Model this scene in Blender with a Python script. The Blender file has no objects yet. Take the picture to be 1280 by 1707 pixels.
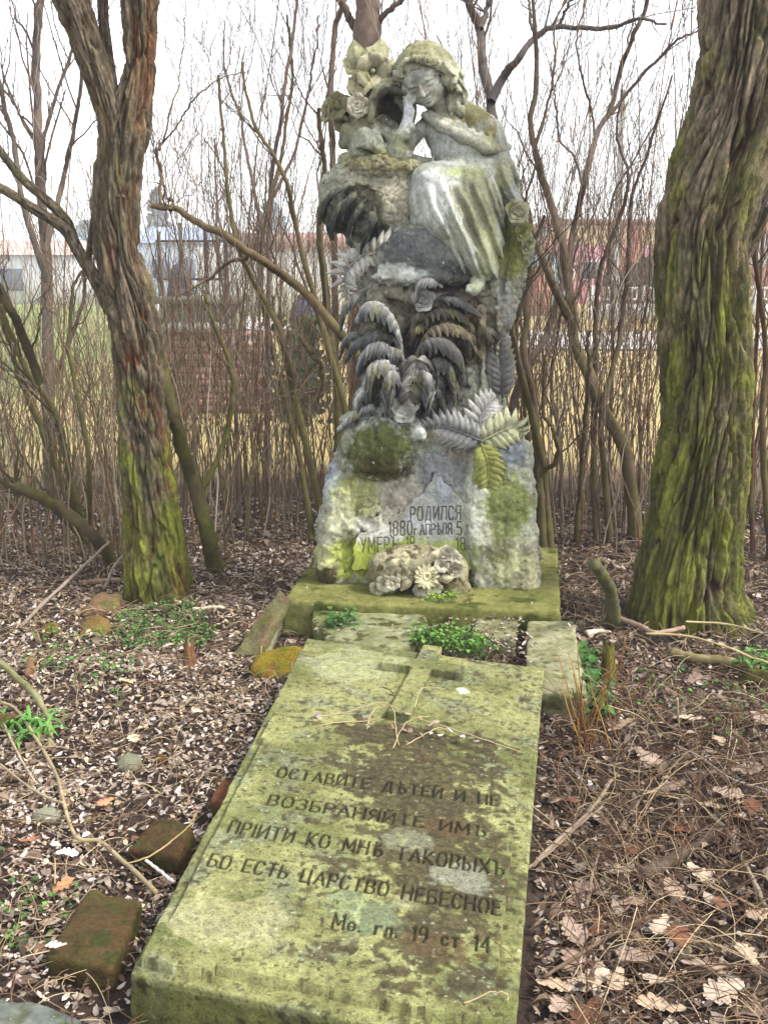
import bpy, bmesh, math, random
import numpy as np
from mathutils import Vector
random.seed(7); rng = np.random.default_rng(7)
SC = bpy.context.scene; COL = SC.collection
# ------------------------------------------------------------ camera, world, sun, exposure
F_PX = 1750.; HOR = 460.; CAMH = 1.55
PITCH = math.atan((853.5 - HOR) / F_PX); CP, SP = math.cos(PITCH), math.sin(PITCH)
cd = bpy.data.cameras.new('camera'); cam = bpy.data.objects.new('camera', cd); COL.objects.link(cam)
cam.location = (0, 0, CAMH); cam.rotation_euler = (math.pi / 2 - PITCH, 0, 0)
cd.sensor_fit = 'VERTICAL'; cd.sensor_height = 36; cd.sensor_width = 36 * 1280 / 1707
cd.lens = F_PX / 1707 * 36; cd.clip_end = 2000; cd.clip_start = .05
SC.camera = cam
SUN_EL, SUN_AZ = math.radians(52), math.radians(106)     # azimuth clockwise from +Y: thin overcast, high on the right
w = bpy.data.worlds.new('World'); SC.world = w; w.use_nodes = True
nt = w.node_tree; bg = nt.nodes['Background']
sky = nt.nodes.new('ShaderNodeTexSky'); sky.sky_type = 'NISHITA'; sky.sun_disc = False
sky.sun_elevation = SUN_EL; sky.sun_rotation = SUN_AZ; sky.dust_density = 1; sky.air_density = 1
hs = nt.nodes.new('ShaderNodeHueSaturation'); hs.inputs['Saturation'].default_value = .22; hs.inputs['Value'].default_value = 1.25
nt.links.new(sky.outputs[0], hs.inputs['Color']); nt.links.new(hs.outputs[0], bg.inputs[0])
bg.inputs[1].default_value = .15
sd = bpy.data.lights.new('sun', 'SUN'); sd.energy = 2.0; sd.angle = math.radians(12); sd.color = (1, .95, .87)
so = bpy.data.objects.new('sun', sd); COL.objects.link(so)
so.rotation_euler = (math.pi / 2 - SUN_EL, 0, math.pi - SUN_AZ)
SC.view_settings.view_transform = 'Standard'; SC.view_settings.look = 'None'
SC.view_settings.exposure = 1.35; SC.view_settings.gamma = 1
SC.render.engine = 'CYCLES'; SC.cycles.max_bounces = 5; SC.cycles.use_denoising = True

# ------------------------------------------------------------ helpers
def ray(px, py):
    px = np.asarray(px, float); py = np.asarray(py, float)
    v = (853.5 - py) / F_PX
    return (px - 640) / F_PX, CP + v * SP, -SP + v * CP
def W(px, py, Y):
    u, y, z = ray(px, py); t = Y / y
    return np.stack([u * t, y * t, CAMH + z * t], -1)
def G(px, py, z=0.):
    u, y, zz = ray(px, py); t = (z - CAMH) / zz
    return np.stack([u * t, y * t, CAMH + zz * t], -1)
def PXS(Y): return Y / 1700.                      # metres per photo pixel at distance Y
def lin(r, g, b):
    c = np.array([r, g, b], float) / 255.
    return np.where(c <= .04045, c / 12.92, ((c + .055) / 1.055) ** 2.4)
_p = rng.permutation(256); PERM = np.concatenate([_p, _p, _p])
_g = rng.normal(size=(256, 3)); GRAD = (_g / np.linalg.norm(_g, axis=1)[:, None]).astype(np.float32)
def perlin(P):
    P = np.asarray(P, np.float32); I = np.floor(P).astype(int); f = P - I; I &= 255
    u = f * f * f * (f * (f * 6 - 15) + 10)
    def gd(i, j, k):
        h = PERM[PERM[PERM[I[:, 0] + i] + I[:, 1] + j] + I[:, 2] + k]
        return (GRAD[h] * (f - np.array([i, j, k], np.float32))).sum(1)
    l = lambda a, b, t: a + t * (b - a)
    x0 = l(gd(0,0,0), gd(1,0,0), u[:,0]); x1 = l(gd(0,1,0), gd(1,1,0), u[:,0])
    x2 = l(gd(0,0,1), gd(1,0,1), u[:,0]); x3 = l(gd(0,1,1), gd(1,1,1), u[:,0])
    return l(l(x0, x1, u[:,1]), l(x2, x3, u[:,1]), u[:,2]) * 1.5
def fbm(P, octv=4, gain=.5, lac=2.03):
    P = np.asarray(P, np.float32); a = 1.; s = 0; r = np.zeros(len(P), np.float32)
    for _ in range(octv):
        r += a * perlin(P); s += a; a *= gain; P = P * lac + 17.3
    return r / s
def worley(P):
    P = np.asarray(P, np.float32); I = np.floor(P).astype(int)
    f1 = np.full(len(P), 9., np.float32); f2 = f1.copy(); idn = np.zeros(len(P), np.float32)
    for i in (-1, 0, 1):
        for j in (-1, 0, 1):
            for k in (-1, 0, 1):
                C = I + np.array([i, j, k]); c = C & 255
                h = PERM[PERM[PERM[c[:,0]] + c[:,1]] + c[:,2]]
                d = np.linalg.norm(C + .5 + .45 * GRAD[h] - P, axis=1)
                cl = d < f1
                f2 = np.where(cl, f1, np.minimum(f2, d)); idn = np.where(cl, h / 255., idn); f1 = np.where(cl, d, f1)
    return f1, f2, idn
def sstep(a, b, x):
    t = np.clip((x - a) / (b - a), 0, 1); return t * t * (3 - 2 * t)

OFF = {}
def thing(name, label, cat, loc, group=None):
    o = bpy.data.objects.new(name, None); COL.objects.link(o); o.location = [float(v) for v in loc]
    o.empty_display_size = .1; o['label'] = label; o['category'] = cat
    if group: o['group'] = group
    OFF[o.name] = np.array(loc, float); return o
def tag(o, label, cat, group=None):
    o['label'] = label; o['category'] = cat
    if group: o['group'] = group
    return o
def mk(name, V, F, mat, parent=None, col=None, smooth=True, origin=None, kind=None):
    V = np.asarray(V, float)
    if parent is not None: base = OFF[parent.name]
    elif origin is not None: base = np.array(origin, float)
    elif kind: base = np.zeros(3)
    else: base = np.array([(V[:,0].min()+V[:,0].max())/2, (V[:,1].min()+V[:,1].max())/2, V[:,2].min()])
    V = V - base
    me = bpy.data.meshes.new(name)
    if isinstance(F, np.ndarray) and F.ndim == 2:
        m, k = F.shape
        me.vertices.add(len(V)); me.vertices.foreach_set('co', V.astype(np.float32).ravel())
        me.loops.add(m * k); me.loops.foreach_set('vertex_index', F.astype(np.int32).ravel())
        me.polygons.add(m); me.polygons.foreach_set('loop_start', np.arange(0, m * k, k, dtype=np.int32))
        me.polygons.foreach_set('loop_total', np.full(m, k, np.int32))
        me.update(calc_edges=True); me.validate()
    else:
        me.from_pydata(V.tolist(), [], [list(map(int, f)) for f in F]); me.update()
    if smooth: me.polygons.foreach_set('use_smooth', np.ones(len(me.polygons), bool))
    if col is not None:
        col = np.asarray(col, np.float32)
        if col.ndim == 1: col = np.tile(col, (len(V), 1))
        a = me.color_attributes.new('Col', 'FLOAT_COLOR', 'POINT')
        a.data.foreach_set('color', np.concatenate([col[:, :3], np.ones((len(V), 1), np.float32)], 1).ravel().astype(np.float32))
    me.materials.append(mat)
    o = bpy.data.objects.new(name, me); COL.objects.link(o)
    if parent is not None: o.parent = parent; OFF[o.name] = base
    else: o.location = [float(v) for v in base]; OFF[o.name] = base
    if kind: o['kind'] = kind
    return o
class Buf:
    def __init__(s): s.V = []; s.F = []; s.C = []; s.n = 0
    def add(s, V, F, c=None):
        V = np.asarray(V, float); s.V.append(V); F = np.asarray(F)
        if F.shape[1] == 3: F = np.concatenate([F, F[:, 2:3]], 1)
        s.F.append(F + s.n); s.n += len(V)
        c = np.array([.5,.5,.5]) if c is None else np.asarray(c, float)
        s.C.append(np.tile(c, (len(V), 1)) if c.ndim == 1 else c)
    def mesh(s, name, mat, parent=None, **k):
        F = np.concatenate(s.F); V = np.concatenate(s.V)
        if mat is M['figure']:                                     # worn by weather: softened, chipped and lichen-stained
            V = V + .0042*np.stack([fbm(V*38, 2), fbm(V*38+20, 2), fbm(V*38+40, 2)], 1); C_ = np.concatenate(s.C); C_ = C_*(1+.45*fbm(V*22+7, 3))[:,None]
            g = (sstep(.12,.45,fbm(V*11+70,3))*.6)[:,None]; s.C = [np.clip(C_*(1-g)+lin(112,112,70)*g, 0, 1)*np.array([1.05,1.0,.93])]
        t = F[:, 2] == F[:, 3]
        if t.all(): F = F[:, :3]
        elif t.any(): F = [list(f[:3]) if q else list(f) for f, q in zip(F, t)]
        return mk(name, V, F, mat, parent, col=np.concatenate(s.C), **k)

# ------------------------------------------------------------ materials
def mat(name, base=None, mult=((6,.7,1.2),), spots=(), bump=((40,.3,.01),), rough=.95, spec=.15, gen='Object'):
    m = bpy.data.materials.new(name); m.use_nodes = True; t = m.node_tree; L = t.links.new
    b = t.nodes['Principled BSDF']; b.inputs['Roughness'].default_value = rough; b.inputs['Specular IOR Level'].default_value = spec
    tc = t.nodes.new('ShaderNodeTexCoord'); co = tc.outputs[gen]
    if base is None:
        a = t.nodes.new('ShaderNodeVertexColor'); a.layer_name = 'Col'; c = a.outputs[0]
    else:
        a = t.nodes.new('ShaderNodeRGB'); a.outputs[0].default_value = (*base, 1); c = a.outputs[0]
    def noise(sc, det=5, rg=.6, st=None):
        n = t.nodes.new('ShaderNodeTexNoise'); n.inputs['Scale'].default_value = sc; n.inputs['Detail'].default_value = det
        n.inputs['Roughness'].default_value = rg
        if st:
            mp = t.nodes.new('ShaderNodeMapping'); mp.inputs['Scale'].default_value = st; L(co, mp.inputs[0]); L(mp.outputs[0], n.inputs[0])
        else: L(co, n.inputs[0])
        return n.outputs[0]
    def mrange(v, a0, a1, b0, b1):
        r = t.nodes.new('ShaderNodeMapRange'); L(v, r.inputs[0])
        for i, x in zip((1,2,3,4), (a0,a1,b0,b1)): r.inputs[i].default_value = x
        return r.outputs[0]
    for q in mult:
        sc, lo, hi = q[:3]; st = q[3] if len(q) > 3 else None
        mx = t.nodes.new('ShaderNodeMix'); mx.data_type = 'RGBA'; mx.blend_type = 'MULTIPLY'; mx.inputs[0].default_value = 1
        L(c, mx.inputs[6]); L(mrange(noise(sc, st=st), .28, .72, lo, hi), mx.inputs[7]); c = mx.outputs[2]
    for sc, thr, soft, colr, amt in spots:
        mx = t.nodes.new('ShaderNodeMix'); mx.data_type = 'RGBA'
        L(mrange(noise(sc), thr - soft, thr + soft, 0, amt), mx.inputs[0]); L(c, mx.inputs[6])
        mx.inputs[7].default_value = (*colr, 1); c = mx.outputs[2]
    L(c, b.inputs['Base Color'])
    prev = None
    for q in bump:
        sc, st, di = q[:3]; stv = q[3] if len(q) > 3 else None
        bp = t.nodes.new('ShaderNodeBump'); bp.inputs['Strength'].default_value = st; bp.inputs['Distance'].default_value = di
        L(noise(sc, 6, .65, stv), bp.inputs['Height'])
        if prev is not None: L(prev, bp.inputs['Normal'])
        prev = bp.outputs[0]
    if prev is not None: L(prev, b.inputs['Normal'])
    return m
M = {}
M['carved'] = mat('carved_sandstone', mult=((9,.68,1.25),(55,.55,1.35),(24,.72,1.2,(1,1,.2))), spots=((38,.66,.04,lin(38,36,34),.75),(60,.69,.03,lin(225,225,205),.7)), bump=((45,.6,.012),(160,.5,.004)))
M['figure'] = mat('figure_sandstone', mult=((12,.72,1.2),(70,.7,1.25),(26,.72,1.18,(1,1,.14))), spots=((45,.66,.05,lin(54,54,46),.65),(22,.66,.06,lin(86,88,52),.5)), bump=((60,.5,.008),(200,.5,.004)))
M['slab'] = mat('slab_sandstone', mult=((5,.82,1.15),(45,.68,1.28),(180,.7,1.25)), spots=((70,.60,.04,lin(72,66,44),.6),(120,.62,.03,lin(60,54,36),.6),(30,.72,.03,lin(190,196,160),.6)), bump=((90,.35,.004),(350,.4,.002)), rough=.9)
M['plinth'] = mat('plinth_stone', mult=((5,.75,1.2),(40,.7,1.25)), spots=((30,.66,.04,lin(60,62,30),.7),(50,.7,.03,lin(190,190,165),.6)), bump=((60,.5,.006),(250,.4,.003)))
M['bark'] = mat('furrowed_bark', mult=((14,.65,1.3,(1,1,.35)),(70,.5,1.45,(1,1,.45))), bump=((40,.9,.02,(1,1,.4)),(150,.8,.008)))
M['twig'] = mat('twig_bark', mult=((3,.75,1.25),(30,.75,1.25)), bump=((120,.3,.003),))
M['leaf'] = mat('dead_leaf', mult=((60,.75,1.2),), bump=((150,.2,.002),), rough=.8, spec=.25)
M['green'] = mat('green_leaf', mult=((40,.7,1.3),), bump=((120,.2,.002),), rough=.6, spec=.3)
M['brick'] = mat('mossy_brick', mult=((12,.6,1.3),(90,.6,1.3)), bump=((50,.8,.01),(200,.5,.004)))
M['wood'] = mat('rotten_wood', mult=((20,.5,1.4,(1,1,.15)),(90,.7,1.3)), bump=((60,.9,.01,(1,1,.12)),))
M['paint'] = mat('weathered_render', mult=((1.5,.85,1.1),(20,.9,1.08)), bump=((30,.2,.01),))
M['metal'] = mat('rusty_iron', base=lin(62,58,60), mult=((8,.7,1.3),), bump=((60,.2,.003),), rough=.7)

# ------------------------------------------------------------ signed-distance sculpting
def nets(F, lo, h):
    s = F < 0
    C = [(i,j,k) for i in (0,1) for j in (0,1) for k in (0,1)]
    n = np.array(F.shape) - 1
    cnt = sum(s[i:n[0]+i, j:n[1]+j, k:n[2]+k].astype(np.int8) for i,j,k in C)
    act = (cnt > 0) & (cnt < 8); idx = np.argwhere(act)
    val = np.stack([F[idx[:,0]+i, idx[:,1]+j, idx[:,2]+k] for i,j,k in C], 1)
    acc = np.zeros((len(idx), 3)); num = np.zeros(len(idx)); Ca = np.array(C, float)
    for a in range(8):
        for b in range(a+1, 8):
            if abs(Ca[a]-Ca[b]).sum() != 1: continue
            m = (val[:,a] < 0) != (val[:,b] < 0)
            t = np.where(m, val[:,a] / np.where(m, val[:,a]-val[:,b], 1), 0)
            acc += m[:,None] * (Ca[a] + t[:,None] * (Ca[b]-Ca[a])); num += m
    V = (idx + acc / num[:,None]) * h + lo
    vid = np.full(n, -1); vid[act] = np.arange(len(idx))
    Q = []
    for ax in range(3):
        b, c = (ax+1) % 3, (ax+2) % 3
        s0 = np.moveaxis(s, (ax,b,c), (0,1,2)); v0 = np.moveaxis(vid, (ax,b,c), (0,1,2))
        e = np.argwhere((s0[:-1,1:-1,1:-1] != s0[1:,1:-1,1:-1])); i, j, k = e[:,0], e[:,1]+1, e[:,2]+1
        q = np.stack([v0[i,j-1,k-1], v0[i,j,k-1], v0[i,j,k], v0[i,j-1,k]], 1)
        fl = ~s0[i,j,k]; q[fl] = q[fl][:, ::-1]; Q.append(q)
    Q = np.concatenate(Q); return V, Q[(Q >= 0).all(1)]
def smin(a, b, k):
    if k <= 0: return np.minimum(a, b)
    h = np.maximum(k - np.abs(a - b), 0) / k
    return np.minimum(a, b) - h * h * k * .25
class Field:
    def __init__(s, lo, hi, h):
        s.lo = np.array(lo, float); s.h = h; s.n = np.ceil((np.array(hi) - s.lo) / h).astype(int) + 1
        s.F = np.full(s.n, .25, np.float32)
    def sub(s, lo, hi):
        a = np.clip(np.floor((np.array(lo) - s.lo) / s.h).astype(int), 0, s.n); b = np.maximum(a, np.clip(np.ceil((np.array(hi) - s.lo) / s.h).astype(int) + 1, 0, s.n))
        g = [s.lo[i] + s.h * np.arange(a[i], b[i]) for i in range(3)]
        return tuple(slice(a[i], b[i]) for i in range(3)), g[0][:,None,None], g[1][None,:,None], g[2][None,None,:]
    def put(s, fn, lo, hi, k, cut):
        sl, x, y, z = s.sub(np.array(lo) - k - 2*s.h, np.array(hi) + k + 2*s.h)
        if 0 in s.F[sl].shape: return
        d = np.broadcast_to(fn(x, y, z), s.F[sl].shape).astype(np.float32)
        s.F[sl] = -smin(-s.F[sl], d, k) if cut else smin(s.F[sl], d, k)
    def ell(s, c, r, k=.01, rot=None, cut=False):
        c = np.array(c, float); r = np.array([r]*3 if np.isscalar(r) else r, float)
        Rm = np.eye(3) if rot is None else np.array(rot)          # columns: local axes in the world
        ext = np.sqrt(((Rm * r) ** 2).sum(1))
        def fn(x, y, z):
            p = [x-c[0], y-c[1], z-c[2]]
            q = [sum(Rm[i,a] * p[i] for i in range(3)) for a in range(3)]
            k0 = np.sqrt(sum((q[a]/r[a])**2 for a in range(3))); k1 = np.sqrt(sum((q[a]/r[a]**2)**2 for a in range(3)))
            return k0 * (k0 - 1) / np.maximum(k1, 1e-6)
        s.put(fn, c - ext, c + ext, k, cut)
    def chain(s, pts, rs, k=.01, cut=False):
        pts = [np.array(p, float) for p in pts]
        rs = [rs]*len(pts) if np.isscalar(rs) else rs
        for a, b, ra, rb in zip(pts[:-1], pts[1:], rs[:-1], rs[1:]):
            ab = b - a; L2 = max(ab @ ab, 1e-12)
            def fn(x, y, z):
                t = np.clip(((x-a[0])*ab[0] + (y-a[1])*ab[1] + (z-a[2])*ab[2]) / L2, 0, 1)
                return np.sqrt((x-a[0]-t*ab[0])**2 + (y-a[1]-t*ab[1])**2 + (z-a[2]-t*ab[2])**2) - (ra + t*(rb-ra))
            m = max(ra, rb); s.put(fn, np.minimum(a, b) - m, np.maximum(a, b) + m, k, cut)
    def noise(s, fn, band=.06):
        ii = np.argwhere(np.abs(s.F) < band); P = ii * s.h + s.lo
        s.F[ii[:,0], ii[:,1], ii[:,2]] += fn(P).astype(np.float32)
    def mesh(s): return nets(s.F, s.lo, s.h)
def euler(rx, ry, rz):                                            # degrees, applied x then y then z
    a, b, c = map(math.radians, (rx, ry, rz))
    X = np.array([[1,0,0],[0,math.cos(a),-math.sin(a)],[0,math.sin(a),math.cos(a)]])
    Y = np.array([[math.cos(b),0,math.sin(b)],[0,1,0],[-math.sin(b),0,math.cos(b)]])
    Z = np.array([[math.cos(c),-math.sin(c),0],[math.sin(c),math.cos(c),0],[0,0,1]])
    return Z @ Y @ X

# ------------------------------------------------------------ sheets, tubes, leaves
def grid_faces(a, b):
    i, j = np.meshgrid(np.arange(a-1), np.arange(b-1), indexing='ij'); q = (i*b + j).ravel()
    return np.stack([q, q+b, q+b+1, q+1], 1)
def tubes(P, Rd, k=5):                                            # P (N,n,3), Rd (N,n)
    P = np.asarray(P, float); N, n, _ = P.shape
    T = np.gradient(P, axis=1); T /= np.linalg.norm(T, axis=2, keepdims=True) + 1e-9
    ref = np.where(np.abs(T[:, :1, 2:3]) > .8, np.array([1., 0, 0]), np.array([0, 0, 1.])) + np.zeros_like(T)
    A = np.cross(T, ref); A /= np.linalg.norm(A, axis=2, keepdims=True) + 1e-9; B = np.cross(T, A)
    th = np.arange(k) * 2 * math.pi / k
    V = P[:, :, None] + Rd[:, :, None, None] * (A[:, :, None] * np.cos(th)[:, None] + B[:, :, None] * np.sin(th)[:, None])
    i = np.arange(N)[:,None,None]; j = np.arange(n-1)[None,:,None]; q = np.arange(k)[None,None,:]; q2 = (q+1) % k
    b = (i*n + j) * k
    return V.reshape(-1, 3), np.stack([b+q, b+q2, b+k+q2, b+k+q], -1).reshape(-1, 4)
def spline(pts, n):
    pts = np.array(pts, float); m = len(pts)
    if m == 2: return pts[0] + np.linspace(0, 1, n)[:,None] * (pts[1]-pts[0])
    E = np.concatenate([[2*pts[0]-pts[1]], pts, [2*pts[-1]-pts[-2]]])
    t = np.linspace(0, m-1-1e-6, n); i = t.astype(int); f = (t - i)[:, None]
    a, b, c, d = E[i], E[i+1], E[i+2], E[i+3]
    return .5*(2*b + (c-a)*f + (2*a-5*b+4*c-d)*f*f + (3*b-a-3*c+d)*f**3)
def leaf(pts, wid, n=26, m=9, lobes=0, ribs=0, cup=.3, thick=.006, S=None, N0=(0,-1,0), taper=.75, ripple=.35):
    """a thick carved leaf: pts spine (m), wid half width (m); returns V, F of a closed shell"""
    C = spline(pts, n); T = np.gradient(C, axis=0); T /= np.linalg.norm(T, axis=1)[:,None]
    Sv = np.cross(T, np.array(N0, float)) if S is None else np.tile(np.array(S, float), (n, 1))
    Sv /= np.linalg.norm(Sv, axis=1)[:,None] + 1e-9; Nn = np.cross(Sv, T); Nn /= np.linalg.norm(Nn, axis=1)[:,None] + 1e-9
    s = np.linspace(0, 1, n); w_ = wid * np.sin(math.pi * np.clip(s, .02, .99) ** taper) ** .7
    if lobes: w_ = w_ * (.72 + .28 * np.abs(np.sin(math.pi * lobes * s)))
    t = np.linspace(-1, 1, m)
    hgt = -cup * wid * t[None,:]**2 * (w_[:,None]/wid) + .10*wid*np.exp(-(t[None,:]/.12)**2)
    if ribs: hgt = hgt + ripple*.12*wid * np.sin(2*math.pi*(ribs*s[:,None] - .6*np.abs(t[None,:])*1.5)) * np.abs(t[None,:])
    sh = T[:,None]*0
    top = C[:,None] + Sv[:,None]*(w_[:,None,None]*t[None,:,None]) + Nn[:,None]*hgt[:,:,None] - T[:,None]*(0)*sh
    th = thick * (1 - .6*np.abs(t))[None,:,None]
    bot = top - Nn[:,None]*(th + .001)
    V = np.concatenate([top.reshape(-1,3), bot.reshape(-1,3)]); g = grid_faces(n, m); o = n*m
    F = [g, g[:, ::-1] + o]
    i = np.arange(n-1); j = np.arange(m-1)
    F += [np.stack([i*m, i*m+o, (i+1)*m+o, (i+1)*m], 1)[:, ::-1]*1, np.stack([i*m+m-1, (i+1)*m+m-1, (i+1)*m+m-1+o, i*m+m-1+o], 1)[:, ::-1]]
    F += [np.stack([j, j+1, j+1+o, j+o], 1)[:, ::-1]*1, np.stack([(n-1)*m+j, (n-1)*m+j+o, (n-1)*m+j+1+o, (n-1)*m+j+1], 1)[:, ::-1]]
    return V, np.concatenate(F)
def blob(c, r, nu=12, nv=8, rot=None):
    u = np.linspace(0, 2*math.pi, nu, endpoint=False); v = np.linspace(.01, math.pi-.01, nv)
    P = np.stack([np.outer(np.sin(v), np.cos(u)), np.outer(np.sin(v), np.sin(u)), np.outer(np.cos(v), np.ones(nu))], -1) * np.array(r)
    if rot is not None: P = P @ np.array(rot).T
    F = []
    for i in range(nv-1):
        for j in range(nu): F.append((i*nu+j, (i+1)*nu+j, (i+1)*nu+(j+1)%nu, i*nu+(j+1)%nu))
    return (P + c).reshape(-1,3), np.array(F)
def frame(n):
    n = np.array(n, float); n /= np.linalg.norm(n); r = np.array([0,0,1.]) if abs(n[2]) < .9 else np.array([1.,0,0])
    a = np.cross(r, n); a /= np.linalg.norm(a); return np.stack([a, np.cross(n, a), n], 1)

# ------------------------------------------------------------ ground, field, path
def gz(x, y):
    x = np.asarray(x, float); y = np.asarray(y, float); sh = np.broadcast(x, y).shape
    X = np.broadcast_to(x, sh).ravel(); Y = np.broadcast_to(y, sh).ravel(); o = np.zeros_like(X)
    near = np.exp(-np.clip(np.hypot(X, Y-4) - 5, 0, None)**2 / 8)
    P = np.stack([X, Y, o], 1)
    z = near * (.045*fbm(P*1.3, 2) + .018*fbm(P*6, 2)) + (1-near)*.08*fbm(P*.12, 2)
    z -= .07*np.exp(-((X-.82)/.35)**2 - ((Y-2.3)/1.0)**2)
    return z.reshape(sh)
def axis(a, b, st, far0, far1):
    m = np.arange(a, b, st)
    lo = a - np.geomspace(.05, a - far0, 26)[::-1]; hi = b + np.geomspace(.05, far1 - b, 40)
    return np.concatenate([lo, m, hi])
gx = axis(-4.5, 4.5, .04, -500, 500); gy = axis(1.0, 8.5, .04, -30, 900)
GX, GY = np.meshgrid(gx, gy, indexing='ij'); GZ = gz(GX, GY)
V = np.stack([GX, GY, GZ], -1).reshape(-1, 3)
n1 = fbm(V*np.array([.35,.35,1]), 4); n2 = fbm(V*np.array([2.5,2.5,1])+9, 3); n3 = fbm(V*np.array([9,9,1])+5, 3)
soil = lin(66,54,47)*(1+.5*n3[:,None]) + 0*V
straw = lin(172,152,104)*(1+.35*n2[:,None]); green = lin(92,118,52)*(1+.4*n2[:,None])
gmix = np.clip(sstep(-.5, -6, V[:,0])*.8 + .9*n1 - .05, 0, 1)[:,None]
fld = straw*(1-gmix) + green*gmix
f = sstep(7.6, 9.6, V[:,1] + 1.2*n1 + .5*n2)[:,None]
f = np.maximum(f, sstep(-2.2, -3.2, V[:,0] + .3*n2)[:,None]*sstep(6.8, 7.8, V[:,1])[:,None])
M['ground'] = mat('ground_soil_grass', mult=((1.2,.8,1.2),(25,.65,1.3),(120,.7,1.3)), bump=((30,.6,.03),(140,.7,.01)))
mk('ground', V, grid_faces(len(gx), len(gy)), M['ground'], col=soil*(1-f)+fld*f, kind='structure')
xs = np.linspace(-60, 90, 60); t = np.linspace(0, 1, 9)
xs = np.linspace(-25, 120, 60); PX_, PT = np.meshgrid(xs, t, indexing='ij'); PY = 22.5 + .02*PX_ + 7.5*PT + .25*np.sin(PX_*.7) + .12*np.clip(4.5-PX_, 0, None)**2
mk('path', np.stack([PX_, PY, gz(PX_, PY)+.03], -1).reshape(-1,3), grid_faces(60, 9), mat('pale_gravel', base=lin(196,190,182), mult=((2,.85,1.1),(30,.85,1.1)), bump=((40,.3,.01),)), kind='structure')

# ------------------------------------------------------------ stones cut as convex solids, worn by noise
def solid(name, top, thick, mat_, colfn, h=.007, amp=.005, fr=18, k=.012, down=None, parent=None, **kw):
    P = np.array(top, float); c = P.mean(0)
    n = np.zeros(3)
    for i in range(len(P)): n += np.cross(P[i]-c, P[(i+1) % len(P)]-c)
    n /= np.linalg.norm(n)
    if n[2] < 0: P = P[::-1]; n = -n
    pl = [(n, n @ c), (-n, -(n @ (c - n*thick)))]
    for i in range(len(P)):
        e = P[(i+1) % len(P)] - P[i]; o = np.cross(e, n); o /= np.linalg.norm(o); pl.append((o, o @ P[i]))
    allp = np.concatenate([P, P - n*thick]); Fd = Field(allp.min(0)-.03, allp.max(0)+.03, h)
    sl, x, y, z = Fd.sub(Fd.lo, Fd.lo + Fd.n*h)
    d = None
    for a, b in pl:
        e = a[0]*x + a[1]*y + a[2]*z - b
        d = e + np.zeros(Fd.F.shape) if d is None else -smin(-d, -e, k)
    Fd.F = d.astype(np.float32)
    Fd.noise(lambda Q: amp*fbm(Q*fr, 3) + amp*1.6*np.maximum(0, fbm(Q*fr*.35+31, 2)-.12)*2)
    V, F = Fd.mesh()
    nn = np.zeros_like(V); 
    return mk(name, V, F, mat_, parent, col=colfn(V), **kw)
def mottle(c1, c2, c3=None, f=7, seed=0, bias=0.):
    def fn(V):
        a = sstep(-.25, .25, fbm(V*f+seed, 4)+bias)[:,None]; c = np.array(c1)*(1-a)+np.array(c2)*a
        if c3 is not None:
            b = sstep(.08, .3, fbm(V*f*1.7+seed+40, 3))[:,None]; c = c*(1-b)+np.array(c3)*b
        return c
    return fn

# plinth under the monument, turned seven degrees
pf = [G(470,1001,.16), G(935,1020,.15), G(929,911,.15), G(527,924,.16)]
tag(solid('stone_plinth', pf, .17, M['plinth'], mottle(lin(96,98,50), lin(120,119,68), lin(66,70,28), 5, 3), h=.009, amp=.004),
    'broad flat greenish stone plinth that the carved monument stands on', 'plinth')

# ------------------------------------------------------------ grave slab with cross and carved panel
SC4 = [G(217,1622,.14), G(857,1757,.085), G(907,1114,.135), G(512,1063,.20)]
def SL(u, v, h=0.):
    u = np.asarray(u, float)[..., None]; v = np.asarray(v, float)[..., None]
    p = (SC4[0]*(1-u)+SC4[1]*u)*(1-v) + (SC4[3]*(1-u)+SC4[2]*u)*v
    return p + SN*np.asarray(h)[..., None]
SN = np.cross(SC4[1]+SC4[2]-SC4[0]-SC4[3], SC4[2]+SC4[3]-SC4[0]-SC4[1]); SN /= np.linalg.norm(SN)
_c = sum(SC4)/4; _e1 = (SC4[1]+SC4[2]-SC4[0]-SC4[3])/2; _e2 = (SC4[2]+SC4[3]-SC4[0]-SC4[1])/2
_M = np.linalg.inv(np.stack([_e1, _e2, SN], 1))
def UV(V): q = (V - _c) @ _M.T; return q[:,0]+.5, q[:,1]+.5
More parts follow.
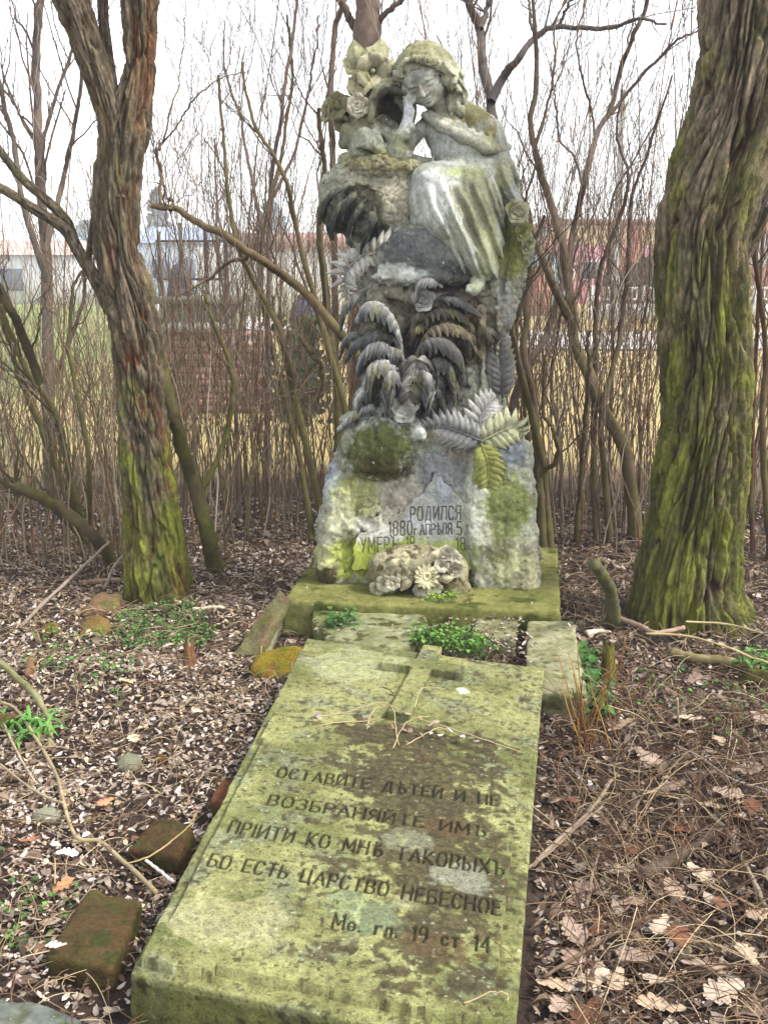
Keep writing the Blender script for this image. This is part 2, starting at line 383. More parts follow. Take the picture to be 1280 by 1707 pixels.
def slabcol(V, lift=1.):
    u, v = UV(V); P = np.stack([u*.85, v*1.93, u*0], 1)
    a = fbm(P*3+2, 4); b = fbm(P*9+7, 4); c2 = fbm(P*26+1, 3)
    pale = lin(134,135,88); olive = lin(96,100,58); grey = lin(108,113,90)
    m = sstep(-.25, .3, a)[:,None]; c = pale*(1-m)+olive*m
    m = sstep(.0, .25, b)[:,None]; c = c*(1-.6*m)+grey*.6*m
    dark = .15 + np.exp(-((u-.72)/.24)**2 - ((v-.26)/.26)**2)*.9 + np.exp(-((u-.55)/.25)**2-((v-.50)/.12)**2)*.8 + np.exp(-((u-.5)/.35)**2-((v-.63)/.05)**2)*.8 + .25*np.exp(-((u-.85)/.2)**2-((v-.85)/.15)**2)
    m = sstep(.30,.52, dark*.62 + b*.5 + c2*.62 + .02)[:,None]; c = c*(1-.85*m)+lin(60,48,34)*.85*m
    m = sstep(.22, .34, c2 + .45*dark)[:,None]*.35; c = c*(1-m)+lin(86,80,52)*m
    d5 = fbm(V*48+12, 3); m = (sstep(.16,.26, d5 + .30*dark + .25*b - .12)*.8)[:,None]; c = c*(1-m)+lin(56,52,36)*m
    d6 = fbm(V*62+90, 3); m = (sstep(.36,.46, d6 + .16*b)*.5)[:,None]; c = c*(1-m)+lin(176,176,146)*m
    for (pu,pv,ru,rv,cc,am) in ((.702,.847,.038,.018,lin(222,222,200),1),(.79,.262,.085,.03,lin(140,142,122),.55),(.63,.32,.07,.03,lin(136,138,114),.45),(.55,.16,.1,.05,lin(128,146,110),.4),(.20,.10,.16,.06,lin(176,172,126),.45),(.25,.9,.2,.09,lin(172,174,132),.4),(.66,.19,.05,.02,lin(140,142,108),.4),(.73,.37,.09,.02,lin(82,62,40),.5),(.62,.545,.05,.012,lin(72,56,36),.6),(.78,.12,.12,.022,lin(80,64,40),.45)):
        q = 1 - np.hypot((u-pu)/ru, (v-pv)/rv) + .9*b + .5*c2; m = sstep(-.05, .25, q)[:,None]*am; c = c*(1-m)+cc*m
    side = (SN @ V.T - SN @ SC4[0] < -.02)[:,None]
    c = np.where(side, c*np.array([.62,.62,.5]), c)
    return c*lift
gs = thing('grave_slab', 'long mossy grave slab with a raised cross and carved Cyrillic inscription lying before the monument', 'gravestone', (SC4[0]+SC4[1]+SC4[2]+SC4[3])/4 - SN*.2)
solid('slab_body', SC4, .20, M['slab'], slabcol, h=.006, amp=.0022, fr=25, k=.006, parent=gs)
GLY = {
'О':(.6,[[(0,.28),(0,.72),(.14,1),(.46,1),(.6,.72),(.6,.28),(.46,0),(.14,0),(0,.28)]]),
'С':(.55,[[(.55,.8),(.42,1),(.14,1),(0,.72),(0,.28),(.14,0),(.42,0),(.55,.2)]]),
'Т':(.6,[[(0,1),(.6,1)],[(.3,1),(.3,0)]]), 'А':(.64,[[(0,0),(.32,1),(.64,0)],[(.13,.36),(.51,.36)]]),
'В':(.55,[[(0,0),(0,1),(.36,1),(.5,.86),(.5,.66),(.36,.53),(0,.53)],[(.36,.53),(.55,.38),(.55,.16),(.38,0),(0,0)]]),
'И':(.6,[[(0,1),(0,0),(.6,1),(.6,0)]]), 'Й':(.6,[[(0,1),(0,0),(.6,1),(.6,0)],[(.16,1.24),(.3,1.14),(.44,1.24)]]),
'Е':(.5,[[(.5,1),(0,1),(0,0),(.5,0)],[(0,.52),(.4,.52)]]),
'Д':(.7,[[(.02,-.16),(.02,0),(.68,0),(.68,-.16)],[(.1,0),(.3,1),(.58,1),(.58,0)]]),
'Ѣ':(.66,[[(.2,1.08),(.2,0),(.5,0),(.66,.14),(.66,.34),(.5,.48),(.2,.48)],[(0,.78),(.42,.78)]]),
'Н':(.6,[[(0,0),(0,1)],[(.6,0),(.6,1)],[(0,.5),(.6,.5)]]),
'З':(.52,[[(0,.84),(.14,1),(.38,1),(.5,.86),(.5,.66),(.36,.53),(.18,.53)],[(.36,.53),(.52,.38),(.52,.16),(.38,0),(.12,0),(0,.16)]]),
'Б':(.54,[[(.5,1),(0,1),(0,0),(.38,0),(.54,.16),(.54,.38),(.38,.54),(0,.54)]]),
'Р':(.52,[[(0,0),(0,1),(.36,1),(.52,.86),(.52,.6),(.36,.46),(0,.46)]]),
'Я':(.54,[[(.54,0),(.54,1),(.16,1),(0,.86),(0,.62),(.16,.48),(.54,.48)],[(.22,.48),(0,0)]]),
'М':(.74,[[(0,0),(.06,1),(.37,.25),(.68,1),(.74,0)]]),
'Ъ':(.66,[[(0,1),(.2,1),(.2,0),(.5,0),(.66,.15),(.66,.38),(.5,.52),(.2,.52)]]),
'Ь':(.5,[[(0,1),(0,0),(.34,0),(.5,.15),(.5,.38),(.34,.52),(0,.52)]]),
'Ы':(.76,[[(0,1),(0,0),(.3,0),(.44,.15),(.44,.38),(.3,.52),(0,.52)],[(.76,0),(.76,1)]]),
'П':(.6,[[(0,0),(0,1),(.6,1),(.6,0)]]), 'І':(.06,[[(.03,0),(.03,1)]]), 'К':(.56,[[(0,0),(0,1)],[(.54,1),(.04,.48),(.56,0)]]),
'Х':(.6,[[(0,0),(.6,1)],[(0,1),(.6,0)]]), 'Ц':(.66,[[(0,1),(0,0),(.64,0),(.64,-.18)],[(.56,0),(.56,1)]]),
'Л':(.6,[[(0,0),(.16,1),(.58,1),(.58,0)]]), 'Г':(.46,[[(0,0),(0,1),(.46,1)]]), 'У':(.56,[[(0,1),(.28,.44)],[(.56,1),(.2,0)]]),
'1':(.16,[[(.0,.82),(.16,1),(.16,0)]]), '4':(.5,[[(.4,0),(.4,1),(0,.32),(.52,.32)]]),
'9':(.46,[[(.46,.62),(.34,.48),(.12,.48),(0,.62),(0,.86),(.12,1),(.34,1),(.46,.86),(.46,.3),(.3,0)]]),
'8':(.46,[[(.12,.53),(0,.66),(0,.88),(.12,1),(.34,1),(.46,.88),(.46,.66),(.34,.53),(.12,.53),(0,.4),(0,.12),(.12,0),(.34,0),(.46,.12),(.46,.4),(.34,.53)]]),
'0':(.46,[[(0,.28),(0,.72),(.12,1),(.34,1),(.46,.72),(.46,.28),(.34,0),(.12,0),(0,.28)]]),
'5':(.46,[[(.42,1),(.06,1),(.02,.56),(.28,.6),(.46,.42),(.46,.18),(.3,0),(0,.06)]]),
'о':(.44,[[(0,.2),(0,.42),(.12,.58),(.32,.58),(.44,.42),(.44,.2),(.32,.02),(.12,.02),(0,.2)],[(0,.3),(.44,.3)]]),
'г':(.34,[[(0,0),(0,.6),(.34,.6)]]), 'л':(.4,[[(0,0),(.1,.6),(.4,.6),(.4,0)]]), 'с':(.36,[[(.36,.46),(.26,.6),(.1,.6),(0,.44),(0,.16),(.1,0),(.26,0),(.36,.12)]]),
'т':(.42,[[(0,.6),(.42,.6)],[(.21,.6),(.21,0)]]), '.':(.06,[[(.03,.03),(.03,.06)]]), ' ':(.42,[])}
def text_strokes(s, gap=.3):
    x = 0; out = []
    for ch in s:
        wd, st = GLY[ch]
        for pl in st: out.append([(x+a, b) for a, b in pl])
        x += wd + gap
    tot = x - gap
    return [[(a/tot, b) for a, b in pl] for pl in out]
def stroke_field(X, Y, segs, halfw):                               # min distance minus halfw over segments, metres
    D = np.full(X.shape, 9., np.float32)
    for (ax,ay),(bx,by) in segs:
        m = (X > min(ax,bx)-.03) & (X < max(ax,bx)+.03) & (Y > min(ay,by)-.03) & (Y < max(ay,by)+.03)
        x = X[m]; y = Y[m]; dx, dy = bx-ax, by-ay; L = dx*dx+dy*dy+1e-12
        t = np.clip(((x-ax)*dx+(y-ay)*dy)/L, 0, 1)
        D[m] = np.minimum(D[m], np.hypot(x-ax-t*dx, y-ay-t*dy))
    return D - halfw
def lay(lines, cap):                                               # lines: text, start (x,y), end (x,y) in metres
    segs = []
    for s, a, b, cp in lines:
        a = np.array(a); b = np.array(b); e = b - a; nrm = np.array([-e[1], e[0]])/np.linalg.norm(e)
        for pl in text_strokes(s):
            P = [a + e*x + nrm*cp*y for x, y in pl]
            segs += list(zip(P[:-1], P[1:]))
    return segs
def inpoly(X, Y, poly):
    r = np.zeros(X.shape, bool); n = len(poly)
    for i in range(n):
        (x1,y1),(x2,y2) = poly[i], poly[(i+1) % n]
        if y1 == y2: continue
        c = (y1 > Y) != (y2 > Y); r ^= c & (X < (x2-x1)*(Y-y1)/(y2-y1)+x1)
    return r
WU, LV = .86, 1.93
U, Vv = np.meshgrid(np.linspace(0, 1, 380), np.linspace(0, .66, 560), indexing='ij')
Q = np.stack([U.ravel()*WU, Vv.ravel()*LV, U.ravel()*0], 1)
wob = (.0035*fbm(Q*9, 3)).reshape(U.shape); wob2 = (.0035*fbm(Q*9+50, 3)).reshape(U.shape)
edge = (.010*np.maximum(0, fbm(Q*7+80, 3)-.05)).reshape(U.shape)
POLY = [(.033,.628),(.977,.643),(.981,.537),(.949,.537),(.938,.075),(.965,.073),(.965,.026),(.772,.022),(.22,.022),(.217,.010),(.019,.010),(.022,.075),(.045,.078),(.045,.537),(.033,.540)]
ins = inpoly(U+wob, Vv+wob2, POLY)
LINES = [('ОСТАВИТЕ ДѢТЕЙ И НЕ',(.149,.431),(.884,.447),.055),('ВОЗБРАНЯЙТЕ ИМЪ',(.16,.353),(.857,.362),.052),('ПРІИТИ КО МНѢ ТАКОВЫХЪ',(.08,.271),(.925,.281),.056),
         ('БО ЕСТЬ ЦАРСТВО НЕБЕСНОЕ',(.07,.193),(.928,.200),.052),('Мо. гл. 19 ст 14',(.481,.121),(.91,.130),.05)]
segs = lay([(s,(a[0]*WU,a[1]*LV),(b[0]*WU,b[1]*LV),c) for s,a,b,c in LINES], 0)
D = stroke_field((U*WU), (Vv*LV), segs, .0042)
cut = sstep(.0015, -.003, D)
hgt = np.where(ins, .026 + (.0018*fbm(Q*14, 4)).reshape(U.shape) - .005*cut - edge*.3, -.02)
V = SL(U.ravel(), Vv.ravel(), hgt.ravel()); F = grid_faces(380, 560); F = F[ins.ravel()[F].any(1)]
c = slabcol(V + SN*.02)
c = c*(1-.93*cut.ravel()[:,None]) + lin(30,28,16)*.93*cut.ravel()[:,None]   # grime and old paint left in the letters
mk('inscription_panel', V, F, M['slab'], gs, col=c)
Fd = Field(SL(.30,.66,-.02).min(0)*0 + np.minimum(SL(.3,.66,0), SL(.75,1.01,0)) - .08, np.maximum(SL(.3,.66,0), SL(.75,1.01,0)) + .08, .004)
sl, x, y, z = Fd.sub(Fd.lo, Fd.lo + Fd.n*Fd.h)
px_ = [x-_c[0], y-_c[1], z-_c[2]]; uu = sum(_M[0,i]*px_[i] for i in range(3))+.5; vv = sum(_M[1,i]*px_[i] for i in range(3))+.5; hh = sum(SN[i]*px_[i] for i in range(3))
ux = uu - (.484 + (vv-.696)*(.539-.484)/.31)
d1 = np.maximum(np.abs(ux)*WU - .036, np.abs(vv-.845)*LV - .30)
d2 = np.maximum(np.abs(ux)*WU - .148, np.abs(vv-.907)*LV - .036)
d = np.maximum(np.minimum(d1, d2), np.abs(hh) - .034); Fd.F = d.astype(np.float32)
Fd.noise(lambda Q: .0018*fbm(Q*30, 3))
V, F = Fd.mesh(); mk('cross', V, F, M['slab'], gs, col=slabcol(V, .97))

# ------------------------------------------------------------ the carved monument (Y0: plane of its middle; c: photo pixels towards the viewer)
Y0 = 4.95; S0 = .00275
def S(px, py, c=0.): return W(px, py, Y0 - c*S0)
def SV(L): return [S(*p) for p in L]
def r_(px): return px*S0
mon = thing('grave_monument', 'tall grey stone grave monument of a pensive girl seated on a fern-covered rock', 'monument', S(712, 985, 10))
ROWS = [(262,592,700,36,-40),(280,556,832,46,-62),(300,541,834,48,-70),(340,539,840,40,-80),(370,546,850,30,-84),(395,582,862,26,-86),(430,592,866,34,-86),
 (470,598,858,34,-86),(520,600,845,30,-86),(560,604,838,34,-86),(610,616,836,40,-86),(650,618,838,52,-88),(690,604,850,62,-90),(720,578,864,72,-94),(760,560,870,80,-96),
 (800,545,876,86,-98),(850,536,884,92,-100),(900,530,892,98,-102),(950,527,896,102,-104),(984,529,895,102,-104)]
Rz = np.array([S(712, r[0], 0)[2] for r in ROWS]); Rl = np.array([S(r[1], r[0], 0)[0] for r in ROWS]); Rr = np.array([S(r[2], r[0], 0)[0] for r in ROWS])
Rf = np.array([Y0 - r[3]*S0 for r in ROWS]); Rb = np.array([Y0 - r[4]*S0 for r in ROWS])
o_ = np.argsort(Rz)
rock = Field((Rl.min()-.06, Rf.min()-.14, Rz.min()-.03), (Rr.max()+.06, Rb.max()+.05, Rz.max()+.06), .0065)
sl, x, y, z = rock.sub(rock.lo, rock.lo + rock.n*rock.h)
zi = np.clip(z, Rz.min(), Rz.max())
il = lambda A: np.interp(zi, Rz[o_], A[o_])
cx_, ax_ = (il(Rl)+il(Rr))/2, (il(Rr)-il(Rl))/2; cy_, ay_ = (il(Rf)+il(Rb))/2, (il(Rb)-il(Rf))/2
q = (np.abs((x-cx_)/ax_)**3.2 + np.abs((y-cy_)/ay_)**3.2)**(1/3.2)
d = (q-1)*np.minimum(ax_, ay_); d = np.maximum(d, np.maximum(z-Rz.max(), Rz.min()-z))
rock.F = d.astype(np.float32)
def RE(px, py, c, rx, ry, rc, k=8, rot=None, cut=False): rock.ell(S(px,py,c), (r_(rx), r_(rc), r_(ry)), r_(k), rot, cut)
def RC(L, rs, k=6, cut=False): rock.chain(SV(L), [r_(v) for v in rs] if not np.isscalar(rs) else r_(rs), r_(k), cut)
RE(640,278,46,56,20,26); RE(600,330,30,52,60,34); RE(655,335,42,50,44,26); RE(562,340,12,26,48,38)
RE(714,424,46,96,52,42,12); RE(700,462,50,82,16,34,8)                       # smooth boulder under the skirt
RE(600,350,62,34,38,24,6,cut=True)                                          # hollow at the left, filled with dark leaves
RE(590,430,44,26,22,20,8,cut=True)
RC([(838,300,6),(856,360,10),(866,420,8),(850,480,12),(838,540,18)],[18,24,22,18,16])   # mossy stem on the right
RC([(800,480,34),(760,500,44),(700,500,48),(650,485,44)],[14,12,14,12])
RC([(625,480,30),(650,540,44),(676,610,52)],[12,10,12]); RC([(740,500,40),(750,560,44),(720,620,52),(690,650,58)],[10,12,14,16])
for a in range(9): RC([(612+a*27, 500+((a*37)%40), 38),(606+a*27+((a*13)%16), 640, 46)],[7+(a*5)%4, 5],10)
RE(632,744,84,62,60,20,5)                                                    # moss-covered medallion
RE(632,744,100,50,48,10,4)
RC([(576,700,80),(610,680,84),(650,684,86),(690,706,86),(702,722,88)],[9,8,8,12,13],5)
RC([(584,780,78),(566,830,80),(554,880,84),(552,950,88)],[14,20,20,24],26)
for a in range(6): RC([(712+a*7,730,72+a),(708+a*9,800,80),(700+a*10,834,86)],[5,6,3],4)
for a, (u0, u1) in enumerate([(800,800),(826,822),(850,852),(874,876)]):
    RC([(u0,745,80),(u0+2,830,88),(u1,900,98),(u1+4,978,100)],[13,17,19,20],12)
RC([(784,850,96),(790,900,102),(796,960,104)],[10,12,14],6)
for a in range(24):                                                          # worn carved berries at the left foot
    RE(576+rng.uniform(0,54), 862+rng.uniform(-12,24), 98+rng.uniform(-2,4), *(rng.uniform(6,10,3)), 3)
RE(545,940,96,18,26,14,5); RE(690,975,92,60,10,20,8,cut=True); RE(800,985,96,60,12,20,8,cut=True)
def rocknoise(Q):
    n = .016*fbm(Q*7, 3) + .010*fbm(Q*22, 3) + .006*fbm(Q*55, 2)
    low = sstep(1.35, 1.05, Q[:,2]); col = sstep(1.05, 1.2, Q[:,2])*sstep(1.75, 1.6, Q[:,2]); seat = sstep(1.72, 1.85, Q[:,2])
    n += low*(.012*fbm(Q*np.array([26,26,9]), 3)+.014*np.maximum(0,fbm(Q*19+60,2)-.05)) + col*(.030*np.abs(fbm(Q*np.array([16,16,6])+4, 3))+.014*fbm(Q*34+8,2)) 
    f1, f2, _ = worley(Q*np.array([17,17,26])); n += seat*.008*(1-sstep(.02,.16,f2-f1)) - seat*.006*f1
    return n * (1 - .5*np.exp(-((Q[:,0]-.2)/.22)**2 - ((Q[:,2]-1.63)/.10)**2))
rock.noise(rocknoise)
V, F = rock.mesh()
def XZ(px, py): p = S(px, py, 40); return p[0], p[2]
def stains_and_light(V, base, patches, f=16, amp=.55):  # patches of stain, and of light and shade put into the tone
    n = fbm(V*f, 4); n2 = fbm(V*f*3+11, 3); c = np.tile(base, (len(V), 1))
    for px, py, rx, ry, cc, a in patches:
        X, Z = XZ(px, py); q = 1 - np.hypot((V[:,0]-X)/r_(rx), (V[:,2]-Z)/r_(ry)) + amp*1.3*n + amp*.7*n2
        m = (sstep(-.15, .35, q)*a)[:,None]; c = c*(1-m) + cc*m
    return c
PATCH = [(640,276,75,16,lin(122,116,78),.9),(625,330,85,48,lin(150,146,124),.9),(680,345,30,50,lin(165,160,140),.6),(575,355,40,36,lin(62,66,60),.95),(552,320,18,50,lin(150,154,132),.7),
 (714,424,100,52,lin(88,92,94),.9),(740,410,50,24,lin(116,116,108),.5),(690,464,75,14,lin(178,182,176),.9),(655,455,40,16,lin(195,198,190),.8),(760,470,60,24,lin(60,64,68),.8),  # lit lower edge of the boulder painted in as a pale strip
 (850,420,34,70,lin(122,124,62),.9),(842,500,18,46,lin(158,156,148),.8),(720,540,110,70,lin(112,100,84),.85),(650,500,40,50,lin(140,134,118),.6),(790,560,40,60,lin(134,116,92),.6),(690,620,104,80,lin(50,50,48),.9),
 (640,690,60,18,lin(160,166,166),.7),(700,715,20,18,lin(225,226,216),1),(632,745,68,62,lin(74,80,40),.97),(640,775,44,30,lin(62,50,30),.6),(575,715,16,26,lin(160,164,140),.8),
 (740,770,50,56,lin(112,116,120),.8),(770,745,40,26,lin(130,116,96),.5),(845,745,32,30,lin(112,120,132),.75),(552,800,18,40,lin(178,184,190),.8),(595,820,50,40,lin(150,152,92),.8),(670,830,50,38,lin(136,128,118),.7),
 (610,870,50,22,lin(205,204,190),.85),(572,850,26,40,lin(196,196,158),.7),(790,810,18,70,lin(205,206,190),.7),(840,830,46,60,lin(116,124,62),.85),(850,925,46,46,lin(168,166,124),.85),(820,900,24,30,lin(98,98,60),.7),
 (590,920,80,40,lin(158,166,68),.9),(690,915,110,40,lin(142,156,70),.85),(545,935,26,50,lin(188,186,140),.6),(545,945,24,24,lin(60,50,34),.95),(820,972,50,14,lin(60,56,40),.8),(870,960,26,20,lin(196,188,150),.7)]
mk('rock', V, F, M['carved'], mon, col=stains_and_light(V, lin(150,150,132), PATCH))
# flat inscription face, letters cut in
TP = [(726,788),(708,820),(690,834),(674,848),(660,858),(638,866),(630,880),(594,890),(586,950),(800,950),(792,880),(782,846),(762,826),(742,804)]
uu, vv = np.meshgrid(np.linspace(580, 806, 230), np.linspace(956, 780, 180), indexing='ij')
u1 = uu + 3.5*fbm(np.stack([uu.ravel(), vv.ravel(), 0*uu.ravel()],1)*.06, 3).reshape(uu.shape)*2; v1 = vv + 3.5*fbm(np.stack([uu.ravel(), vv.ravel(), 0*uu.ravel()],1)*.06+40, 3).reshape(uu.shape)*2
ins = inpoly(u1, v1, TP)
TL = [('РОДИЛСЯ',(684,868),(767,866),22),('1880',(648,893),(686,892),23),('г',(690,892),(694,892),16),('АПРѢЛЯ',(700,892),(752,890),17),('5.',(761,892),(775,892),22),('УМЕРЪ 18',(601,921),(690,919),24),('18',(760,917),(775,917),20)]
sg = []
for s_, a, b, cp in TL:
    for pl in text_strokes(s_, .28):
        P = [(a[0]+(b[0]-a[0])*x_, a[1]+(b[1]-a[1])*x_ - cp*y_) for x_, y_ in pl]; sg += list(zip(P[:-1], P[1:]))
D = np.full(uu.shape, 99.)
for (ax,ay),(bx,by) in sg:
    dx, dy = bx-ax, by-ay; t_ = np.clip(((uu-ax)*dx+(vv-ay)*dy)/(dx*dx+dy*dy+1e-9), 0, 1); D = np.minimum(D, np.hypot(uu-ax-t_*dx, vv-ay-t_*dy))
cut = sstep(1.5, .5, D)
cface = np.interp(vv, [790,830,870,950], [92,97,102,112]) - 2.4*cut - np.where(ins, 0, 16)
cface += .7*fbm(np.stack([uu.ravel(), vv.ravel(), 0*uu.ravel()],1)*.09, 3).reshape(uu.shape)
V = S(uu.ravel(), vv.ravel(), cface.ravel()); F = grid_faces(230, 180); F = F[ins.ravel()[F].any(1)]
c = stains_and_light(V, lin(150,150,132), PATCH+[(728,850,50,46,lin(140,143,143),.75),(735,815,26,20,lin(118,122,126),.8),(700,860,30,14,lin(168,170,170),.7),(650,880,24,10,lin(176,174,164),.8),(740,900,66,18,lin(138,148,78),.8),(640,922,80,20,lin(150,158,72),.85),(770,930,40,30,lin(138,150,70),.9),(720,925,60,24,lin(150,160,80),.8),(735,800,14,14,lin(140,146,150),.8)])
wr = np.clip(.75+.9*fbm(V*26,3),.25,1)*np.where(uu.ravel()>0,1,1); wr = (cut.ravel()*wr*np.where(vv.ravel()>896,.62,.85))[:,None]
c = c*(1-wr) + lin(44,44,38)*wr
mk('inscription_face', V, F, M['figure'], mon, col=c)

# ------------------------------------------------------------ the girl
hc = S(709, 132, 38)                                    # centre of the skull
HR = euler(0, 0, 0)
def head_rot():
    up = np.array([-.36, 0, 1.]); f = np.array([-.46, -1., 0.]); pitch = math.radians(20)
    up /= np.linalg.norm(up); f -= up*(f @ up); f /= np.linalg.norm(f)
    f2 = f*math.cos(pitch) - up*math.sin(pitch); u2 = up*math.cos(pitch) + f*math.sin(pitch)
    return np.stack([np.cross(f2, u2), f2, u2], 1)       # columns: right of the head as seen, front, up
HR = head_rot()
if HR[0,0] < 0: HR[:,0] *= -1
HS = np.array([1.14, 1.0, .86])
def H(x, y, z): return hc + HR @ (np.array([x, y, z])*HS)
body = Field((S(650,500,0)[0], S(700,300,95)[1], S(700,500,0)[2]), (S(890,300,0)[0], S(700,300,-40)[1], S(700,62,0)[2]), .0042)
B = body
def HE(x,y,z,a,b,c,k=.01,cut=False): B.ell(H(x,y,z), np.array((a,b,c))*HS, k, HR, cut)
HE(0,-.005,.035,.086,.106,.106); HE(0,.030,-.035,.070,.072,.082,.02)
for s in (-1,1): HE(s*.042,.062,-.040,.030,.030,.034,.02)
HE(0,.080,-.094,.024,.020,.018,.018); HE(0,.075,.045,.066,.030,.046,.015)
for s in (-1,1):
    HE(s*.034,.106,.000,.022,.016,.013,.008,True)
    HE(s*.033,.086,-.003,.019,.016,.014,.003)
    B.chain([H(s*.012,.102,.014), H(s*.032,.103,.020), H(s*.054,.088,.012)], [.006,.006,.004], .006)
    B.chain([H(s*.017,.1005,-.006), H(s*.034,.1025,-.010), H(s*.050,.092,-.006)], [.0022,.0028,.002], .002)
B.chain([H(0,.098,.014), H(0,.112,-.018), H(0,.122,-.038)], [.007,.009,.011], .008)
for s in (-1,1): HE(s*.011,.106,-.040,.008,.009,.007,.005)
HE(0,.100,-.066,.022,.012,.0075,.005); HE(0,.097,-.078,.018,.011,.0075,.004)
B.chain([H(-.022,.101,-.0715), H(0,.112,-.0705), H(.022,.101,-.0715)], .0028, .002, cut=True)
HE(0,.098,-.087,.014,.008,.004,.004,True)
for s in (-1,1): HE(s*.084,-.005,-.005,.010,.020,.028,.006)
def BC(L, rs, k=6): B.chain(SV(L), [r_(v) for v in rs], r_(k))
BC([(722,160,22),(742,192,14),(746,215,14)], [20,19,26], 10)
BC([(742,222,16),(764,268,12),(788,296,6)], [34,30,36], 10)
BC([(716,202,18),(690,228,40),(666,252,48)], [12,9,10]); BC([(666,254,48),(676,216,56),(682,186,58),(678,168,56)], [10,9.5,7.5,7])
for i, (a, b) in enumerate([((-4,-8),(-6,-24)),((-1,-10),(-1,-28)),((3,-9),(4,-27)),((7,-7),(9,-22))]):
    BC([(678+a[0]*.7,170,56),(678+a[0],168+a[1],57),(678+b[0],168+b[1],54)], [3.4,3.2,2.4], 2)
BC([(681,176,60),(690,168,62),(693,158,58)], [3.4,3,2.4], 2)
BC([(812,206,6),(836,278,16),(858,332,36)], [15,13,8.5]); BC([(858,332,36),(866,350,44)], [9,10], 4)
for i, dx in enumerate((-7,-2,3,8)): BC([(864+dx*.6,350,46),(864+dx,364,54),(862+dx,374,48)], [3.6,3.3,2.6], 2)
BC([(858,346,46),(850,354,54),(850,364,54)], [3.6,3.2,2.6], 2)
BC([(792,300,6),(728,312,58),(770,400,52),(792,455,46)], [34,26,17,12], 10); BC([(792,455,46),(795,474,58),(790,484,78)], [12,11,9], 6)
for a in range(5): BC([(781+a*4.6,479-abs(a-1.5),72),(779+a*4.8,486-abs(a-1.5),84-a)], [4.2,3.6-.3*a], 2)
V, F = body.mesh()
FP = [(705,300,400,400,lin(170,172,156),1)]
cb = stains_and_light(V, lin(168,170,158), [(730,150,26,34,lin(188,188,172),.7),(703,152,4,5,lin(172,140,112),.6),(690,150,10,16,lin(120,118,104),.5),(740,195,20,20,lin(140,136,108),.7),(676,205,16,34,lin(196,198,198),.8),(842,300,20,40,lin(150,150,118),.7),(792,474,16,14,lin(170,176,140),.7)])  # bright cheek and forearm, dark left cheek: light and shade put into colour
fig = mk('girl', V, F, M['figure'], mon, col=cb)
# hair: parted waves with curls at both sides
hair = Field(hc-np.array([.22,.2,.26]), hc+np.array([.26,.2,.2]), .0042)
def KE(x,y,z,a,b,c,k=.012,cut=False): hair.ell(H(x,y,z), np.array((a,b,c))*HS, k, HR, cut)
KE(0,-.022,.050,.112,.124,.118); KE(0,-.05,-.02,.108,.086,.12,.03); KE(0,.105,-.030,.074,.085,.098,.012,True)
for s in (-1,1):
    for j in range(4):
        a = .2+.22*j
        hair.chain([H(s*.012,.085-.05*j*.9,.135+.01*j), H(s*.060,.090-.045*j,.098+.01*j), H(s*.094,.056-.035*j,.040), H(s*.102,.030-.03*j,-.025)], [.012,.018,.020,.018], .008)
    hair.chain([H(s*.098,.045,.02), H(s*.112,.050,-.02), H(s*.102,.052,-.06), H(s*.115,.040,-.095)], [.022,.020,.018,.014], .008)
    hair.chain([H(s*.116,.00,.0), H(s*.122,.01,-.05), H(s*.110,.02,-.10), H(s*.116,-.01,-.135)], [.024,.024,.020,.012], .008)
hair.chain(SV([(745,112,58),(752,124,64),(744,134,66),(752,144,60)]), [r_(9),r_(10),r_(8),r_(6)], .005)
hair.chain(SV([(755,140,40),(766,160,36),(758,176,40),(764,188,34)]), [r_(12),r_(12),r_(10),r_(7)], .006)
for j in range(7): hair.chain(SV([(758+rng.uniform(-8,8),150+j*5,38+rng.uniform(-4,8)),(764+rng.uniform(-6,6),158+j*5,40)]), r_(6), .003)
hair.noise(lambda Q: (.0045*sstep(2.50,2.42,Q[:,2])+.0012)*np.sin(95*fbm((Q-hc) @ HR*np.array([5,5,2.2]), 2)*.9) + .002*fbm(Q*45, 2), .03)
V, F = hair.mesh()
mk('hair', V, F, M['figure'], fig, col=stains_and_light(V, lin(152,152,130), [(710,95,50,20,lin(140,138,104),.7),(690,80,40,12,lin(128,126,84),.6),(748,125,14,16,lin(180,178,150),.6),(670,140,14,30,lin(160,158,132),.6)]))
# dress
dr = Field((S(640,500,0)[0], S(700,300,112)[1], S(700,478,0)[2]), (S(880,300,0)[0], S(700,300,-46)[1], S(700,184,0)[2]), .0048)
def DC(L, rs, k=7, cut=False): dr.chain(SV(L), [r_(v) for v in rs], r_(k), cut)
def DE(px, py, c, a, b, cc, k=9, rot=None, cut=False): dr.ell(S(px,py,c), (r_(a), r_(cc), r_(b)), r_(k), rot, cut)
DE(751,232,22,35,42,32); DE(768,250,20,42,30,34); DE(776,274,14,54,17,38,5); DE(754,254,32,34,20,22,6)
DC([(718,200,16),(690,228,38),(670,252,48)], [13,11,15]); DC([(680,216,54),(674,232,52),(666,252,50)], [13,17,20])
DC([(668,218,58),(678,222,68),(690,216,60)], [4,4.5,4], 3); DC([(664,226,60),(676,232,70),(688,227,62)], [3,3.5,3], 3); DE(681,212,58,7,10,7,2,cut=False)
DC([(818,220,6),(838,280,16),(852,322,28)], [21,17,15]); 
for a, b in ((.55,3.5),(.62,3),(.97,4)):
    p = np.array([818,220,6])*(1-a)+np.array([853,324,28])*a; DC([(p[0]-13,p[1]+2,p[2]+6),(p[0],p[1]+5,p[2]+14),(p[0]+14,p[1]-3,p[2]+6)], [b,b,b], 3)
DC([(792,302,4),(726,308,56)], [44,34]); DE(790,320,16,46,44,44); DE(772,292,26,56,18,36,7)
